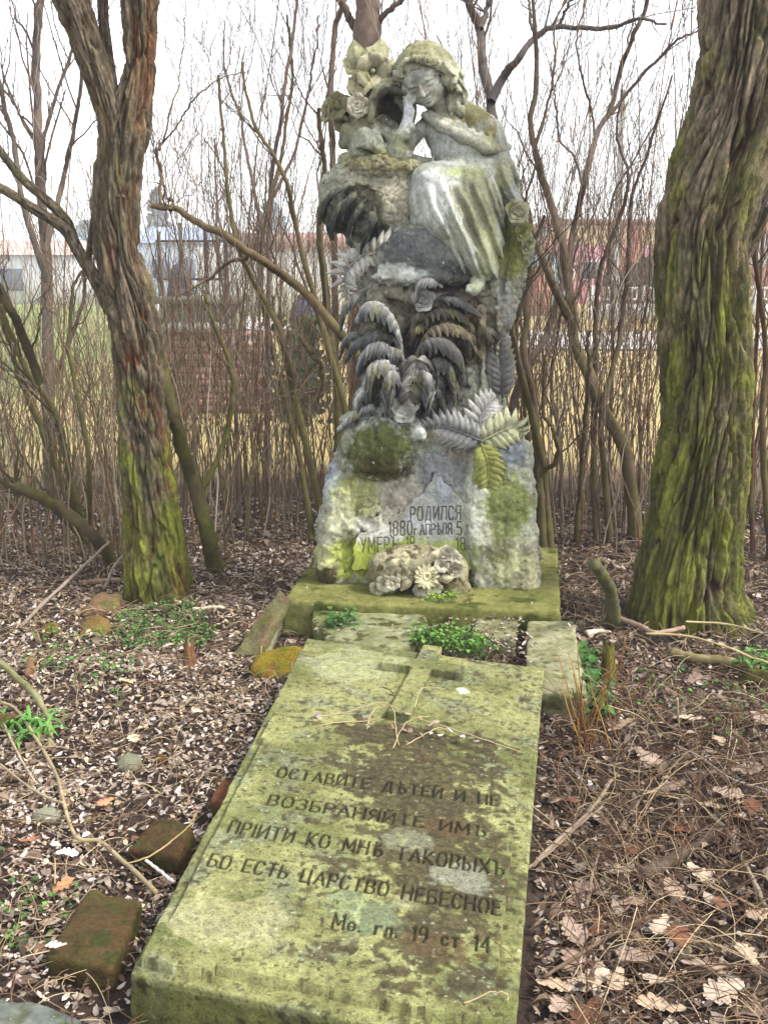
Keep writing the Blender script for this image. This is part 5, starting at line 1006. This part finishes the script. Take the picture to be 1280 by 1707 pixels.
boxes('block', [(((x0+x1)/2, 15.4, gzp(505,15)/2), (x1-x0, 1.1, gzp(505,15)), (112,112,96))], M['plinth'], tb2); boxes('cap', [(((x0+x1)/2, 15.4, gzp(500,15)), (x1-x0+.16, 1.25, .1), (126,124,108))], M['plinth'], tb2)
V, F = blob(np.array([gx_(292,15), 15.3, gzp(470,15)]), (.16,.16,.26)); b = Buf(); b.add(V, F, lin(74,76,84)); V, F = boxm((gx_(292,15),15.3,gzp(488,15)), (.3,.3,.12)); b.add(V, F, lin(80,80,86)); b.mesh('urn', M['plinth'], tb2)
rl = thing('iron_railing', 'tall dark iron grave railing with slender posts behind the left tombs', 'railing', (gx_(320,17), 17, 0))
for px, py in ((268,386),(304,372),(345,384),(378,392)): V, F = tubes(np.array([[[gx_(px,17),17,0],[gx_(px,17),17,1.2],[gx_(px,17),17,gzp(py,17)]]]), np.array([[.045,.04,.03]]), 7); mk('post', V, F, M['metal'], rl)
for z_ in (.5, 1.5, gzp(402,17)): V, F = tubes(np.array([[[gx_(262,17),17,z_],[gx_(320,17),17,z_],[gx_(382,17),17,z_]]]), np.full((1,3),.022), 6); mk('rail', V, F, M['metal'], rl)
ur = thing('grave_lantern', 'dark blue grey lantern-topped grave post seen between stems left of the monument', 'grave marker', (gx_(503,13), 13, 0))
V, F = boxm((gx_(503,13),13,.35), (.34,.34,.7)); b = Buf(); b.add(V, F, lin(70,72,84)); b.mesh('pedestal', M['plinth'], ur, smooth=False); V, F = blob(np.array([gx_(503,13),13,gzp(530,13)]), (.17,.17,.24), 16, 12); b = Buf(); b.add(V, F, lin(66,72,90)); b.mesh('urn', M['plinth'], ur); V, F = blob(np.array([gx_(503,13),13,gzp(500,13)]), (.07,.07,.08)); b = Buf(); b.add(V, F, lin(60,64,74)); b.mesh('finial', M['plinth'], ur)
ev = Buf()
for k in range(320):
    c = np.array([gx_(503,10.5)+rng.normal()*.16, 10.5+rng.normal()*.16, rng.uniform(.1,1.15)]); d = rng.normal(size=3)+[0,0,.5]; d /= np.linalg.norm(d); V, F = leaf([c, c+d*.05, c+d*.11], .03, 5, 3, thick=.003); ev.add(V, F, lin(60,78,46)*rng.uniform(.6,1.4))
eg = thing('evergreen_bush', 'small leafy evergreen among the stems left of the monument', 'bush', (gx_(503,10.5),10.5,0)); ev.mesh('foliage', M['green'], eg)
V, F = tubes(np.array([[[gx_(503,10.5),10.5,0],[gx_(503,10.5),10.5,.5],[gx_(503,10.5),10.5,1.0]]]), np.array([[.02,.015,.006]]), 6); mk('stem', V, F, M['twig'], eg, col=lin(80,66,50))

# ------------------------------------------------------------ leaf litter
def scatter(N, ya, yb, pad=.5):
    Yq = ya + (yb-ya)*rng.random(N*2); X = rng.uniform(-1, 1, N*2)*(.40*yb+pad); k = np.abs(X) < .40*Yq + pad; return X[k][:N], Yq[k][:N]
def hexleaf(X, Yq, Z, Lg, Wd, tilt, col, fold=.25):
    N = len(X); yaw = rng.uniform(0, 6.28, N); t1 = rng.normal(size=N)*tilt; t2 = rng.normal(size=N)*tilt; cu = rng.normal(size=N)*.35
    P = np.array([[-.5,0],[-.18,.42],[.2,.40],[.5,0],[.2,-.40],[-.18,-.42],[-.18,0],[.2,0]])
    a = P[:,0][None]*Lg[:,None]; b_ = P[:,1][None]*Wd[:,None]*1.15; z0 = np.abs(P[:,1])[None]*Wd[:,None]*fold*rng.normal(size=(N,1))*1.6 - cu[:,None]*(P[:,0]**2)[None]*Lg[:,None]
    x1 = a*np.cos(t1)[:,None]; zz = z0 + a*np.sin(t1)[:,None] + b_*np.sin(t2)[:,None]; y1 = b_*np.cos(t2)[:,None]
    V = np.stack([X[:,None]+x1*np.cos(yaw)[:,None]-y1*np.sin(yaw)[:,None], Yq[:,None]+x1*np.sin(yaw)[:,None]+y1*np.cos(yaw)[:,None], Z[:,None]+zz], 2)
    T = np.array([[0,6,1],[1,6,7],[1,7,2],[2,7,3],[0,5,6],[5,4,7],[5,7,6],[4,3,7]]); return V.reshape(-1,3), (T[None]+8*np.arange(N)[:,None,None]).reshape(-1,3), col.repeat(8, 0)
u_s, v_s = None, None
def free(X, Yq, m=.0):                                              # not under the slab, the plinth or the trees
    u, v = UV(np.stack([X, Yq, 0*X+.1], 1)); k = ~((u > -.01-m) & (u < 1.01+m) & (v > -.01) & (v < 1.005))
    return k & ~((np.abs(X-.2-(Yq-4.85)*.13) < .60) & (Yq > 4.36) & (Yq < 5.4)) & (np.hypot(X+1.1, Yq-5.0) > .17) & (np.hypot(X-1.36, Yq-4.62) > .27)
PALE = np.array([lin(*c) for c in ((150,136,126),(168,156,146),(134,116,102),(118,98,82),(158,142,118),(100,84,72),(176,166,160),(86,68,56),(134,122,114),(148,130,104))])
DARKL = np.array([lin(*c) for c in ((92,68,52),(112,84,62),(78,58,48),(136,108,84),(104,74,54),(124,110,104),(70,52,44),(146,128,110),(98,86,84))])
b = Buf()
for N, ya, yb, s0, s1 in ((64000,1.35,4.2,.010,.024),(52000,4.0,7.4,.014,.030)):
    X, Yq = scatter(N, ya, yb); k = free(X, Yq) & (rng.random(len(X)) < .72+.9*fbm(np.stack([X*2.2,Yq*2.2,0*X],1),3)); X, Yq = X[k], Yq[k]; n_ = len(X); sz = s0*.85+(s1-s0)*1.25*rng.random(n_)**1.7
    pl_ = PALE[rng.integers(0,len(PALE),n_)]; dk_ = DARKL[rng.integers(0,len(DARKL),n_)]; wgt = sstep(-.1, .75, X + .35*fbm(np.stack([X*1.5,Yq*1.5,0*X],1),2))
    c = np.where((rng.random(n_) < .10+.55*wgt)[:,None], dk_*(1-.35*wgt[:,None]), pl_*(1.62-.6*wgt[:,None]))*rng.uniform(.5,1.15,(n_,1))
    Z = gz(X, Yq)+.006+rng.uniform(0,.022,n_)
    V, F, c = hexleaf(X, Yq, Z, sz*1.25, sz*rng.uniform(.4,.75,n_), .38, c); b.add(V, F, c)
X, Yq = scatter(5200,1.35,6.4); k = free(X, Yq) & (rng.random(len(X)) < .35+.65*sstep(-.2,.8,X)); X, Yq = X[k], Yq[k]; n_ = len(X); sz = rng.uniform(.022,.052,n_); cc = np.array([lin(*q) for q in ((118,98,82),(146,126,106),(94,74,60),(166,150,134),(134,118,106),(84,68,56))]); c = cc[rng.integers(0,6,n_)]*rng.uniform(.6,1.25,(n_,1))
V, F, c = hexleaf(X, Yq, gz(X,Yq)+.014+rng.uniform(0,.02,n_), sz*1.2, sz*rng.uniform(.3,.8,n_), .5, c, .5); b.add(V, F, c)
# leaves caught on the flagstones, the gap before the plinth and the slab's broken edge
def onto(pxs, zf, N, size=(.012,.022), zr=.01):
    X = []; 
    lo = np.min(pxs, 0); hi = np.max(pxs, 0)
    q = rng.uniform(lo, hi, (N*3, 2)); q = q[inpoly(q[:,0], q[:,1], pxs)][:N]; p = zf(q[:,0], q[:,1]); n_ = len(p); sz = rng.uniform(*size, n_)
    c = PALE[rng.integers(0,len(PALE),n_)]*rng.uniform(.7,1.2,(n_,1)); V, F, c = hexleaf(p[:,0], p[:,1], p[:,2]+rng.uniform(.002,zr,n_), sz*1.3, sz*.6, .3, c); b.add(V, F, c)
onto([(520,1062),(700,1076),(900,1106),(880,1040),(830,1026),(700,1020),(760,1000),(520,1036)], lambda x,y: G(x,y,.085), 520, zr=.03); onto([(690,1020),(790,1030),(870,1036),(860,1005),(770,990),(720,1000)], lambda x,y: G(x,y,.11), 420, zr=.02)
onto([(520,1200),(640,1216),(760,1240),(880,1256),(880,1240),(760,1226),(700,1190),(600,1194),(520,1190)], lambda x,y: G(x,y,.175), 34, (.014,.03))
onto([(860,1120),(900,1040),(960,1040),(970,1160)], lambda x,y: G(x,y,.12), 16); onto([(480,1003),(930,1020),(920,985),(500,970)], lambda x,y: G(x,y,.165), 26, (.008,.016))
lf = b.mesh('leaf_litter', M['leaf'], kind='stuff'); tag(lf, 'deep litter of small pale locust leaves covering the ground around the grave', 'leaf litter')
# straw stems and fine twigs strewn over the litter
b = Buf()
def straws(N, X, Yq, l0, l1, r0, r1, cols, z0=.012, bend=.5, rise=.05):
    n = 7; L = rng.uniform(l0,l1,N); yaw = rng.uniform(0,6.28,N); s = np.linspace(-.5,.5,n); k = rng.normal(size=N)*bend
    ang = yaw[:,None]+k[:,None]*s[None]*2; x = np.cumsum(np.cos(ang),1)/n*L[:,None]; y = np.cumsum(np.sin(ang),1)/n*L[:,None]; x += (X-x[:,3])[:,None]; y += (Yq-y[:,3])[:,None]
    z = gz(x, y)+z0+rng.uniform(0,.02,N)[:,None]+rng.uniform(-1,1,N)[:,None]*s[None]*rise*2*L[:,None]/.3+ rng.uniform(0,rise,N)[:,None]*(.25-s**2)[None]*3
    z = np.maximum(z, gz(x, y)+.006); V, F = tubes(np.stack([x,y,z],2), rng.uniform(r0,r1,N)[:,None]*np.linspace(1,.6,n)[None], 4); b.add(V, F, tcol(N, n, 4, cols))
ST = [lin(160,140,108), lin(128,104,80), lin(96,72,54), lin(176,158,128), lin(112,90,76)]
X, Yq = scatter(8500, 1.4, 6.2); k = free(X, Yq, .04); X, Yq = X[k], Yq[k]; straws(len(X), X, Yq, .06, .26, .0008, .0018, ST)
X, Yq = scatter(3000, 1.4, 3.6); k = free(X, Yq, .06) & (X > .35); X, Yq = X[k], Yq[k]; straws(len(X), X, Yq, .12, .5, .0008, .002, ST+[lin(84,62,48)]*3, .03, .4, .12)
st = b.mesh('dry_stems', M['twig'], kind='stuff'); tag(st, 'tangle of dry straw stems and fine twigs strewn over the litter', 'dry stems')
# oak leaves: each one its own thing
def oakleaf(px, py, z, size, yaw, col, label, group, curl=.4, tilt=(0,0)):
    s = np.linspace(0,1,46); w_ = (.06+.31*np.sin(math.pi*np.clip(s*.98+.02,0,1)**1.25)**.9)*(.42+.58*np.abs(np.sin(math.pi*(4.2*s+.1)))**.6); w_[0] = .015; w_[1] = .02; w_[-1] = .02
    t = np.linspace(-1,1,7); X = (s[:,None]-.5)+0*t[None]+.10*np.abs(t)[None]*(s>.1)[:,None]; Yl = w_[:,None]*t[None]; rs = np.random.default_rng(int(px*7+py)); 
    Zl = curl*(.5*np.abs(Yl)*rs.uniform(-.3,1)+.35*(X**2)*rs.uniform(-.6,1)+.05*np.sin(9*X+rs.uniform(0,6))*np.abs(t)[None]); P = np.stack([X,Yl,Zl],-1).reshape(-1,3)*size @ euler(tilt[0],tilt[1],yaw).T
    g = G(px, py, 0.); g = G(px, py, float(gz(g[0], g[1]))+.02) if z is None else G(px,py,z); V = P+g+[0,0,.012]; V[:,2] = np.maximum(V[:,2], (gz(V[:,0],V[:,1])+.008) if z is None else -9)
    vein = (np.abs(np.tile(t,46)) < .1)[:,None]*.18; c = lin(*col)*(1+vein)*(1+.15*fbm(P*30+px,2))[:,None]
    return tag(mk('oak_leaf', V, grid_faces(46,7), M['leaf'], col=c), label, 'leaf', group)
OK_ = [(410,670),(500,770),(500,812),(560,660),(720,945),(782,905),(690,500),(688,1190),(592,1240),(392,1180),(450,1290),(552,1370),(900,1330),(690,1510),(240,1500),(310,1560),(172,1580),(192,1660),(272,1240),(872,960),(842,990),(620,1030),(832,1110),(772,1300),(560,1660),(452,1110),(862,1690),(330,330),(400,1560),(240,1390),(620,1420),(780,1600),(860,1480),(470,1480),(300,1690),(640,640),(760,720),(850,820),(600,880),(230,930),(260,1010),(905,640),(330,1380),(520,1560)]
DK = {19,20,21,22,23,25,30,34,39,40,42}
for i, (a, c_) in enumerate(OK_):
    px, py = a/2.116+840, c_/2.116+900; dk = i in DK
    oakleaf(px, py, None, rng.uniform(.07,.115), rng.uniform(0,360), [(122,82,58),(104,70,50),(134,98,74)][i%3] if dk else [(172,150,126),(156,136,120),(140,118,104),(184,166,146)][i%4],
        'reddish brown curled oak leaf on the dark litter right of the slab' if dk else 'pale tan lobed oak leaf on the dark litter right of the slab', 'brown oak leaves right of the slab' if dk else 'pale oak leaves right of the slab', .5, (rng.normal()*14, rng.normal()*14))
for i, (px, py, cc) in enumerate([(112,1428,(226,220,214)),(224,1238,(206,186,150)),(178,1342,(196,132,96)),(104,1484,(186,130,92)),(52,1404,(150,96,70)),(96,1584,(196,180,170)),(214,1140,(190,160,120)),(280,1080,(206,180,160)),(330,1190,(196,180,160)),(60,1230,(160,120,90)),(140,1540,(170,140,120))]):
    oakleaf(px, py, .085 if i == 5 else None, rng.uniform(.04,.07), rng.uniform(0,360), cc, ['white curled leaf standing out below the long twig at the left','tan broad leaf lying on the small moss-topped stone','orange brown leaf in the litter left of the tilted brick','orange leaf left of the flat brick','reddish brown leaf at the left edge beside the lichen-spotted stone','pale round leaf resting on the flat mossy brick','tan leaf midway between the left tree and the slab','pale pinkish leaf in front of the left tree','pale leaf in the litter right of the rotten stump','brown leaf behind the strap-leaved plant','dull tan leaf just behind the flat brick'][i], None, .5, (rng.normal()*12, rng.normal()*12))

# ------------------------------------------------------------ sticks and fallen branches
def stick(pts, w0, w1, label, name='fallen_stick', col=(120,104,84), z=.02, zs=None, mossy=0., group=None, straightz=False):
    P = []
    for i, (px, py) in enumerate(pts):
        g = G(px,py,0.); h = float(gz(g[0],g[1])); P.append(G(px,py,h+(zs[i] if zs else z)))
    P = spline(P, 30)[None]; wm = np.linspace(w0,w1,30)[None]*.5*(P[:,:,1]/1700.); P = wobble(P, .0006+.0001*min(w0,12)); P[:,:,2] = np.maximum(P[:,:,2], gz(P[:,:,0],P[:,:,1])+wm*.6)
    K_ = 14 if w0 > 12 else 8; V, F = tubes(P, wm*(1+.22*perlin(P[0]*24)[None]), K_); V = V + np.repeat(wm[0],K_)[:,None]*.35*np.stack([fbm(V*45,3), fbm(V*45+30,3), fbm(V*30+60,3)],1); F = F.tolist()+[list(range(K_))[::-1], list(range(29*K_,30*K_))]
    g = (sstep(-.1,.3,fbm(V*14,3))*mossy)[:,None]; c = lin(*col)*(1+.25*fbm(V*30,2))[:,None]*(1-g)+lin(104,106,60)*g
    return tag(mk(name, V, F, M['twig'], col=c), label, 'stick', group)
def c6(*L): return [(x/2.116, y/2.116+900) for x, y in L]
def c7(*L): return [(x/2.116+840, y/2.116+900) for x, y in L]
stick(c6((0,570),(60,600),(140,720),(200,830),(225,930),(270,1050),(350,1060),(430,1130),(490,1180),(560,1245)), 5, 9, 'long crooked branching twig crossing the left foreground', col=(150,136,104), z=.04)
stick(c6((0,790),(100,870),(160,910),(222,935)), 4, 6, 'thin side twig joining the long crooked twig from the left edge', col=(146,132,104), z=.045)
stick(c6((10,640),(60,740),(120,850),(128,860)), 4, 4, 'slender straw twig leaning left of the long crooked twig', col=(166,152,124), z=.04)
stick(c6((0,430),(60,480),(130,540),(170,600),(186,650),(182,740)), 12, 9, 'grey green lichen-covered bent branch at the left picture edge', col=(128,124,90), zs=[.12,.10,.08,.06,.05,.02], mossy=.6)
stick(c6((280,600),(240,625),(186,655)), 5, 7, 'short dark side stick leaning on the grey green branch', col=(96,84,62), z=.05)
stick(c6((70,310),(180,200),(300,90),(390,8)), 7, 5, 'long grey stick leaning towards the left tree', col=(138,124,110), zs=[.02,.06,.12,.2])
stick(c6((515,1130),(560,1165),(622,1216)), 6, 6, 'straight whitish stick beside the tilted brick', col=(220,212,200), z=.05)
stick(c6((440,1145),(540,1110),(650,1020),(684,965)), 3, 3, 'thin straw stem lying across the tilted brick', col=(150,130,90), z=.12)
stick(c6((280,150),(360,146),(430,140)), 9, 8, 'pale peeled stick lying behind the stones left of the left tree', col=(176,146,120), z=.02)
stick(c6((370,170),(400,90),(440,40)), 6, 4, 'forked dry twig standing left of the left tree', col=(150,136,122), zs=[.02,.08,.14])
stick(c6((110,430),(116,470)), 16, 16, 'short stubby wood piece lying in the left litter', col=(120,92,68), z=.02)
stick(c6((680,245),(740,240),(790,242)), 7, 6, 'pale bone-like stick right of the foot of the left tree', col=(196,180,160), z=.02)
stick(c7((320,85),(350,140),(372,200),(380,310)), 19, 25, 'mossy broken branch standing upright beside the plinth', 'broken_branch', (84,80,60), zs=[.42,.32,.2,.0], mossy=.7)
stick(c7((480,1185),(560,1150),(620,1115),(690,1080),(760,1020)), 26, 17, 'thick dark branch lying in the right foreground', 'broken_branch', (84,72,62), z=.03)
stick(c7((590,395),(680,418),(790,430),(905,446)), 16, 13, 'grey log half buried in front of the big right tree', 'broken_branch', (132,118,84), z=.04, mossy=.3)
stick(c7((400,275),(470,300),(530,322),(625,312)), 10, 8, 'split pinkish wood strip at the foot of the big right tree', 'broken_branch', (150,124,108), z=.05)
stick(c7((290,330),(340,325),(380,330)), 12, 4, 'pale wood splinter below the upright mossy branch', col=(206,190,168), z=.03)
stick(c7((640,288),(740,292),(820,302),(906,324)), 4, 3, 'long straw stem bent in front of the mossy tree foot', col=(176,160,116), z=.10)
stick(c7((500,330),(640,340),(780,378),(870,420),(935,440)), 4, 4, 'long pale cane curving low in front of the big right tree', col=(178,160,112), z=.08)
stick(c7((100,1150),(200,1050),(300,960),(388,865)), 9, 6, 'straight grey stick slanting up from the right edge of the slab', col=(132,116,100), z=.07)
stick(c7((60,1170),(140,1120),(250,1020),(330,950)), 6, 5, 'second thinner grey stick just left of the straight one', col=(120,104,88), z=.07)
stick(c7((480,880),(560,905),(640,915)), 4, 3, 'short straw lying among the pale oak leaves', col=(170,150,120), z=.03)
stick(c7((730,970),(790,1030),(840,1120),(890,1210),(931,1290)), 8, 9, 'grey bark stick running to the right picture edge', col=(128,120,104), z=.03)
stick(c7((520,1250),(620,1310),(740,1380),(850,1470)), 6, 4, 'long dark twig crossing the lower right litter', col=(96,80,66), z=.05)
stick(c7((140,1540),(330,1420),(500,1330),(560,1320)), 7, 5, 'dark twig slanting through the lower right litter', col=(100,84,66), z=.05)
stick(c7((600,720),(680,760),(800,840),(931,880)), 3, 3, 'thin grey straw arching over the right litter', col=(150,140,128), z=.06)
stick(c7((610,560),(615,640),(620,700)), 4, 3, 'thin straw standing in the litter right of the kerb stone', col=(160,140,112), zs=[.2,.1,.02])
stick(c7((420,520),(500,560),(560,640),(640,700)), 4, 4, 'slim brown twig right of the rusty stalk clump', col=(110,90,74), z=.05)
stick(c7((290,1290),(310,1190),(335,1110)), 8, 5, 'stubby grey brown twig near the slab edge', col=(124,106,88), z=.06)
# rotten stumps
def stump(px, py, w_, h_, label, col):
    g = G(px, py, 0); Y = g[1]; n = 40; nl = 24; th = np.linspace(0,2*math.pi,n+1)[:-1]; TH, T_2 = np.meshgrid(th, np.linspace(0,1,nl)); top = 1+.35*np.sin(TH*3+1)*.6+.3*perlin(np.stack([np.cos(th)*3,np.sin(th)*3,0*th],1))[None]
    r = w_*PXS(Y)*.5*(1.25-.55*T_2**.7)*(1+.25*perlin(np.stack([np.cos(TH).ravel()*4,np.sin(TH).ravel()*4,T_2.ravel()*1.2],1)).reshape(TH.shape)); H_ = h_*PXS(Y)*T_2*top
    V = np.stack([g[0]+r*np.cos(TH), Y+r*np.sin(TH), float(gz(g[0],Y))-.01+H_], -1).reshape(-1,3); j = np.arange(n); i = np.arange(nl-1)[:,None]; F = np.stack([i*n+j,i*n+(j+1)%n,(i+1)*n+(j+1)%n,(i+1)*n+j],-1).reshape(-1,4).tolist(); V = np.concatenate([V, [V[(nl-1)*n:].mean(0)-[0,0,.02]]]); F += [[(nl-1)*n+q,(nl-1)*n+(q+1)%n,nl*n] for q in range(n)]
    return tag(mk('rotten_stump', V, F, M['wood'], col=lin(*col)*(1+.3*fbm(V*60,2))[:,None]), label, 'stump')
stump(316, 1116, 24, 46, 'small splintered rotten stump standing in the pale litter left of the slab', (112,80,54)); stump(1012, 1128, 26, 58, 'mossy splintered stump right of the kerb stone', (96,92,40)); stump(978, 1238, 16, 30, 'low dark broken stump beside the right slab edge', (84,56,40))
# rusty stalks
sk = thing('dry_stalk_clump', 'clump of thin rusty upright stalks beside the right edge of the slab', 'dry plant', G(985,1230))
P = []
for k in range(26):
    p0 = G(rng.uniform(950,1030), rng.uniform(1190,1270), 0); P.append(p0[None]+np.array([rng.normal()*.10,rng.normal()*.08,rng.uniform(.12,.34)])[None]*np.linspace(0,1,7)[:,None])
V, F = tubes(wobble(np.array(P),.004), np.linspace(.003,.0015,7)[None].repeat(26,0), 5); mk('stalks', V, F, M['twig'], sk, col=tcol(26,7,5,[lin(130,88,48),lin(112,70,46),lin(150,112,60)]))
# straw caught on the slab
for i, (pts, lb) in enumerate([([(535,1196),(600,1190),(640,1180),(665,1190)],'bundle straw lying left of the cross foot on the slab'),([(525,1212),(580,1206),(640,1196)],'lower straw lying left of the cross foot on the slab'),([(612,1215),(622,1190),(650,1184),(662,1240)],'curled dry stem looping below the cross foot'),([(655,1244),(680,1210),(720,1196)],'short arched stem beside the cross foot'),([(690,1180),(700,1156),(740,1150)],'pale hooked stem right of the cross shaft'),([(700,1198),(780,1222),(830,1236),(880,1250)],'long dry stem running right along the panel edge'),([(676,1238),(730,1216),(770,1222)],'bent dry stem at the upper edge of the panel'),([(640,1150),(668,1168)],'tiny dark twig across the cross shaft'),([(788,1670),(840,1658),(856,1664)],'pale straw lying at the near right corner of the slab')]):
    P = spline([G(a, c_, .178-.0001*(a-640)*.8 - (1200-c_)*-.0000) if i < 8 else G(a,c_,.12) for a, c_ in pts], 24)[None]; u, v = UV(P[0]); P[0] = SL(u, v, np.full(24,.024)+.012*np.sin(np.linspace(0,3.1,24))); V, F = tubes(wobble(P,.002), np.linspace(.0020,.0012,24)[None], 6)
    tag(mk('straw', V, F, M['twig'], col=lin(*((170,150,112) if i != 7 else (80,56,40)))), lb, 'straw')

# ------------------------------------------------------------ low green plants
def weed(name, label, poly, N, size, zf, h=(.01,.06), cols=((64,104,40),(84,124,48),(50,84,38)), cat='plant', kind=None, long_=1.0):
    b = Buf(); lo = np.min(poly,0); hi = np.max(poly,0); q = rng.uniform(lo,hi,(N*4,2)); q = q[inpoly(q[:,0],q[:,1],poly)][:N]
    for x, y in q:
        p = zf(x, y); hh = rng.uniform(*h); a = rng.uniform(0,6.28); e = np.array([math.cos(a),math.sin(a),0]); s_ = size*rng.uniform(.6,1.3); top = p+[0,0,hh]+e*hh*.4
        V, F = leaf([top, top+e*s_*.5*long_+[0,0,s_*.22], top+e*s_*long_+[0,0,-s_*.1]], s_*.42, 7, 5, cup=-.2, thick=.0008, N0=(0,0,1)); b.add(V, F, lin(*cols[rng.integers(len(cols))])*rng.uniform(.7,1.3))
        V, F = tubes(np.array([[p-[0,0,.005], (p+top)/2+e*.002, top]]), np.full((1,3),.0012), 3); b.add(V, F, lin(90,110,60))
    if kind: o = b.mesh(name, M['green'], kind=kind); return tag(o, label, cat)
    return tag(b.mesh(name, M['green']), label, cat)
gg = lambda x, y: (lambda g: np.array([g[0], g[1], float(gz(g[0],g[1]))+.012]))(G(x,y,.0))
weed('ground_ivy', 'low green ground cover spreading in front of the left tree foot', [(190,1016),(330,1010),(362,1060),(340,1084),(250,1090),(190,1072)], 900, .015, gg, (.002,.03), cat='ground cover', kind='stuff')
weed('ground_ivy', 'sparse green sprigs scattered through the left litter', [(60,1060),(200,1060),(250,1110),(200,1180),(120,1140),(40,1120)], 130, .022, gg, (.004,.03), cat='ground cover', kind='stuff')
weed('ground_ivy', 'sparse green sprigs scattered through the right litter', [(1060,1110),(1280,1120),(1280,1260),(1180,1230),(1050,1200)], 110, .02, gg, (.004,.03), cat='ground cover', kind='stuff')
weed('ground_ivy', 'thin green sprigs in the lower left litter', [(0,1430),(70,1480),(140,1490),(60,1620),(0,1600)], 60, .016, gg, (.004,.02), cat='ground cover', kind='stuff')
weed('green_weed', 'bright green leafy weed patch right behind the head of the slab', [(676,1076),(700,1060),(780,1062),(822,1092),(800,1100)], 330, .021, lambda x,y: G(x,y,.10), (.01,.06), ((72,108,36),(88,124,42),(54,84,30)))
weed('green_weed', 'small dark leafed weed behind the upper left corner of the slab', [(540,1054),(590,1056),(584,1034),(552,1036)], 70, .026, lambda x,y: G(x,y,.09), (.01,.07), ((56,90,38),(70,104,44)))
weed('green_weed', 'tiny yellow green sprouts below the carved fragment', [(700,1006),(760,1008),(760,990),(716,992)], 90, .012, lambda x,y: G(x,y,.15), (.005,.035), ((140,166,50),(96,140,44)))
weed('ivy_sprig', 'trailing dark green ivy along the right side of the kerb stone', [(966,1098),(978,1090),(1004,1190),(986,1196)], 80, .045, lambda x,y: G(x,y,.04), (.01,.06), ((48,82,32),(62,98,38)))
weed('ivy_sprig', 'two broad green leaves low beside the ivy and the stalks', [(1004,1184),(1022,1176),(1026,1192),(1008,1200)], 9, .05, gg, (.02,.06), ((66,108,50),(52,88,42)))
weed('ivy_sprig', 'green ivy leaves beside the dark block at the right edge', [(1216,1112),(1290,1106),(1290,1136),(1230,1124)], 40, .036, gg, (.01,.07), ((56,90,36),(72,106,40)))
bl = Buf()
for k in range(46):
    p = gg(rng.uniform(0,78), rng.uniform(1206,1240)); a = rng.uniform(-.6,2.2) if k%2 else rng.uniform(0,6.28); e = np.array([math.cos(a),math.sin(a),0]); L_ = rng.uniform(.07,.13); V, F = leaf([p, p+e*L_*.5+[0,0,L_*.45], p+e*L_+[0,0,L_*.25]], .006, 9, 5, cup=.3, thick=.0008, N0=(0,0,1)); bl.add(V, F, lin(82,128,52)*rng.uniform(.7,1.3))
tag(bl.mesh('strap_leaved_plant', M['green']), 'bright green strap-leaved plant at the left picture edge', 'plant')

# ------------------------------------------------------------ the air: far houses and trees fade
hz = bpy.data.materials.new('thin_haze'); hz.use_nodes = True; t_ = hz.node_tree; t_.nodes.remove(t_.nodes['Principled BSDF'])
pv = t_.nodes.new('ShaderNodeVolumePrincipled'); pv.inputs['Color'].default_value = (.93,.96,1,1); pv.inputs['Density'].default_value = .0028; t_.links.new(pv.outputs[0], t_.nodes['Material Output'].inputs['Volume'])
V, F = boxm((0, 434, 6.5), (1010, 936, 16)); mk('haze', V, F, hz, kind='stuff', smooth=False)
